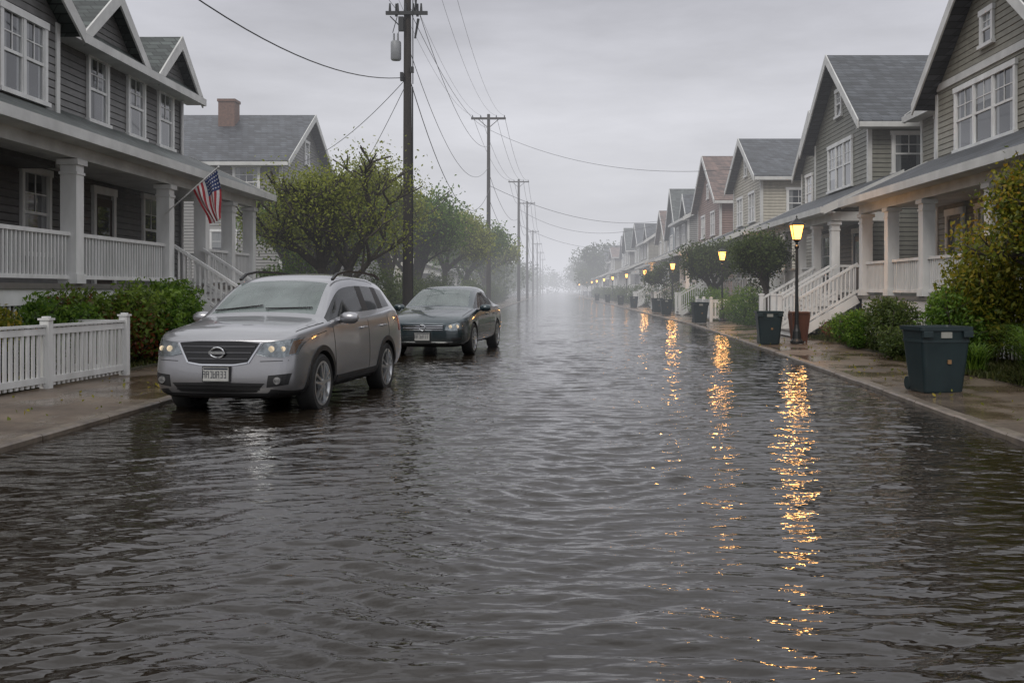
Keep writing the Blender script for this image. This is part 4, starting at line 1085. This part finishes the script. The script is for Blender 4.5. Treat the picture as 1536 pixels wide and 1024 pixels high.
shrub('yellow_green_shrub',8.0,18.6,.95,1.3,2.75,L_autumn,14000,.10,20,seed=21)
shrub('green_shrub',7.5,18.3,.7,1.0,1.5,L_green,6500,.09,12,seed=22)
tree('autumn_tree',8.75,17.0,4.3,1.15,L_autumn,14000,.10,trunk=.07,levels=4,low=.16,seed=41,stems=3)
shrub('green_shrub',8.3,15.8,.8,1.2,1.9,L_dark,8000,.09,12,seed=23)
shrub('green_shrub',7.55,21.9,.8,1.3,1.25,L_dark,7500,.085,12,seed=24)
shrub('green_shrub',7.3,24.4,.6,1.1,.95,L_green,5000,.08,12,seed=25)
shrub('red_leaf_shrub',7.9,27.6,.5,.8,.8,L_red,3000,.08,9,seed=26)
shrub('green_shrub',7.15,20.0,.55,.9,.7,L_dark,4000,.07,10,seed=28)
tree('dark_round_tree',8.0,36.5,3.7,1.45,L_dark,15000,.11,trunk=.09,levels=4,low=.16,seed=51,stems=2,fill=.16)
tree('dark_round_tree',8.3,52,4.0,1.6,L_dark,12000,.14,trunk=.1,levels=4,low=.16,seed=53,stems=2,fill=.16)
tree('dark_round_tree',8.3,70,4.0,1.6,L_dark,8000,.18,trunk=.1,levels=3,low=.16,seed=55)
hedge('hedge',[(8.1,y,.7,1.5,1.3+.35*math.sin(y*2.1)) for y in np.arange(38,62,2.2)],L_green,18000,.11,seed=6)
hedge('hedge',[(8.3,y,.8,2.4,1.5+.5*math.sin(y*1.3)) for y in np.arange(62,200,3.6)],L_dark,18000,.22,seed=8)
def mass(name,cells,mat,leaves,size,seed):
    r=np.random.default_rng(seed); pts=[];cl=[]
    for (x,y,rr,h) in cells:
        for l in range(7):
            c=np.array([x+r.uniform(-.6,.6)*rr,y+r.uniform(-.5,.5)*rr,h*r.uniform(.3,.85)]); s=rr*r.uniform(.35,.6); k=leaves//(7*len(cells))
            d=r.normal(size=(k,3)); d/=np.linalg.norm(d,axis=1)[:,None]; p=c+d*s*(r.uniform(.3,1.1,k)**.5)[:,None]; p[:,2]=np.abs(p[:,2]); pts.append(p); cl.append(np.full(k,r.uniform(0,.4)))
    leaf_obj(name,np.concatenate(pts),size,mat,None,np.concatenate(cl))
mass('distant_trees',[(10+random.uniform(-1,4),y,5,random.uniform(9,13)) for y in range(205,420,11)],L_dark,26000,.7,1)
mass('distant_trees',[(-9+random.uniform(-4,1),y,4.5,random.uniform(6,10)) for y in range(115,420,10)],L_dark,30000,.55,2)
mass('distant_trees',[(-22+random.uniform(-4,4),y,5,random.uniform(7,10)) for y in range(70,130,9)],L_dark,12000,.4,5)
mass('distant_trees',[(x,470+random.uniform(0,40),9,random.uniform(9,14)) for x in range(-60,70,9)],L_dark,16000,1.2,6)
def grass(name,regions,n,hh,mat,wid=.012,seed=0):
    r=np.random.default_rng(seed); V=[]
    for (x0,x1,y0,y1,z,wt) in regions:
        k=int(n*wt); x=r.uniform(x0,x1,k); y=r.uniform(y0,y1,k); h=hh*r.uniform(.4,1.2,k); a=r.uniform(0,6.28,k); l=r.uniform(.1,.9,k)*h
        b0=np.stack([x,y,np.full(k,z)],1); t=b0+np.stack([np.cos(a)*l,np.sin(a)*l,h],1); m=(b0+t)/2+np.stack([-np.cos(a)*l*.18,-np.sin(a)*l*.18,h*.12],1)
        wv=np.stack([-np.sin(a),np.cos(a),a*0],1)*wid
        V.append(np.stack([b0-wv,b0+wv,m+wv*.8,t,m-wv*.8],1))
    V=np.concatenate(V); n=len(V)
    me=bpy.data.meshes.new(name); me.vertices.add(5*n); me.vertices.foreach_set('co',V.reshape(-1,3).ravel().astype('f'))
    me.loops.add(5*n); me.loops.foreach_set('vertex_index',np.arange(5*n,dtype='i')); me.polygons.add(n)
    me.polygons.foreach_set('loop_start',np.arange(0,5*n,5,dtype='i')); me.polygons.foreach_set('loop_total',np.full(n,5,'i')); me.update()
    at=me.attributes.new('leaf_tone','FLOAT','FACE'); at.data.foreach_set('value',r.uniform(0,1,n).astype('f')); me.materials.append(mat)
    o=bpy.data.objects.new(name,me); sc.collection.objects.link(o)
L_grass=leafmat('grass_blades',[(0,(.03,.03,.012)),(.5,(.06,.08,.02)),(1,(.12,.12,.04))])
grass('grass',[(6.75,8.6,11,20,.12,.45),(7.3,9,20,34,.13,.3),(-9,-7.4,17,34,.13,.25)],36000,.10,L_grass,.008,1)
lp=np.concatenate([np.stack([rng.uniform(5.0,7.2,300),rng.uniform(10,34,300),rng.uniform(.075,.11,300)],1),np.stack([rng.uniform(-7.3,-5.4,160),rng.uniform(8,30,160),rng.uniform(.075,.11,160)],1),np.stack([rng.uniform(-9,-7.4,300),rng.uniform(10,26,300),np.full(300,.16)],1)])
leaf_obj('fallen_leaves',lp,.06,L_autumn,None,np.full(len(lp),.3),.6)
def tuft(name,x,y,h,r_,n,mat,seed):
    r=np.random.default_rng(seed); k=n; a=r.uniform(0,6.28,k); l=r_*r.uniform(.3,1.1,k); H=h*r.uniform(.6,1.1,k); V=[]
    b0=np.stack([x+r.normal(size=k)*.08,y+r.normal(size=k)*.08,np.full(k,.12)],1)
    dirv=np.stack([np.cos(a),np.sin(a),0*a],1); wv=np.stack([-np.sin(a),np.cos(a),0*a],1)*.011
    seg=6; P=[]
    for i in range(seg+1):
        t=i/seg; P.append(b0+dirv*(l*t**1.3)[:,None]+np.stack([0*a,0*a,H*(1.9*t-1.15*t*t)],1))
    fs=[]
    arr=np.stack([np.stack([P[i]-wv*(1-i/seg*.9),P[i]+wv*(1-i/seg*.9)],1) for i in range(seg+1)],1)
    me=bpy.data.meshes.new(name); v=arr.reshape(-1,3)
    for q in range(k):
        o=q*(seg+1)*2
        for i in range(seg): fs.append((o+2*i,o+2*i+1,o+2*i+3,o+2*i+2))
    me.from_pydata(v.tolist(),[],fs); at=me.attributes.new('leaf_tone','FLOAT','FACE'); at.data.foreach_set('value',np.repeat(r.uniform(0,1,k),seg).astype('f')); me.materials.append(mat)
    o=bpy.data.objects.new(name,me); sc.collection.objects.link(o)
tuft('ornamental_grass',7.05,14.4,1.05,.9,700,L_green,1); tuft('ornamental_grass',6.95,16.6,.6,.55,350,L_green,2)
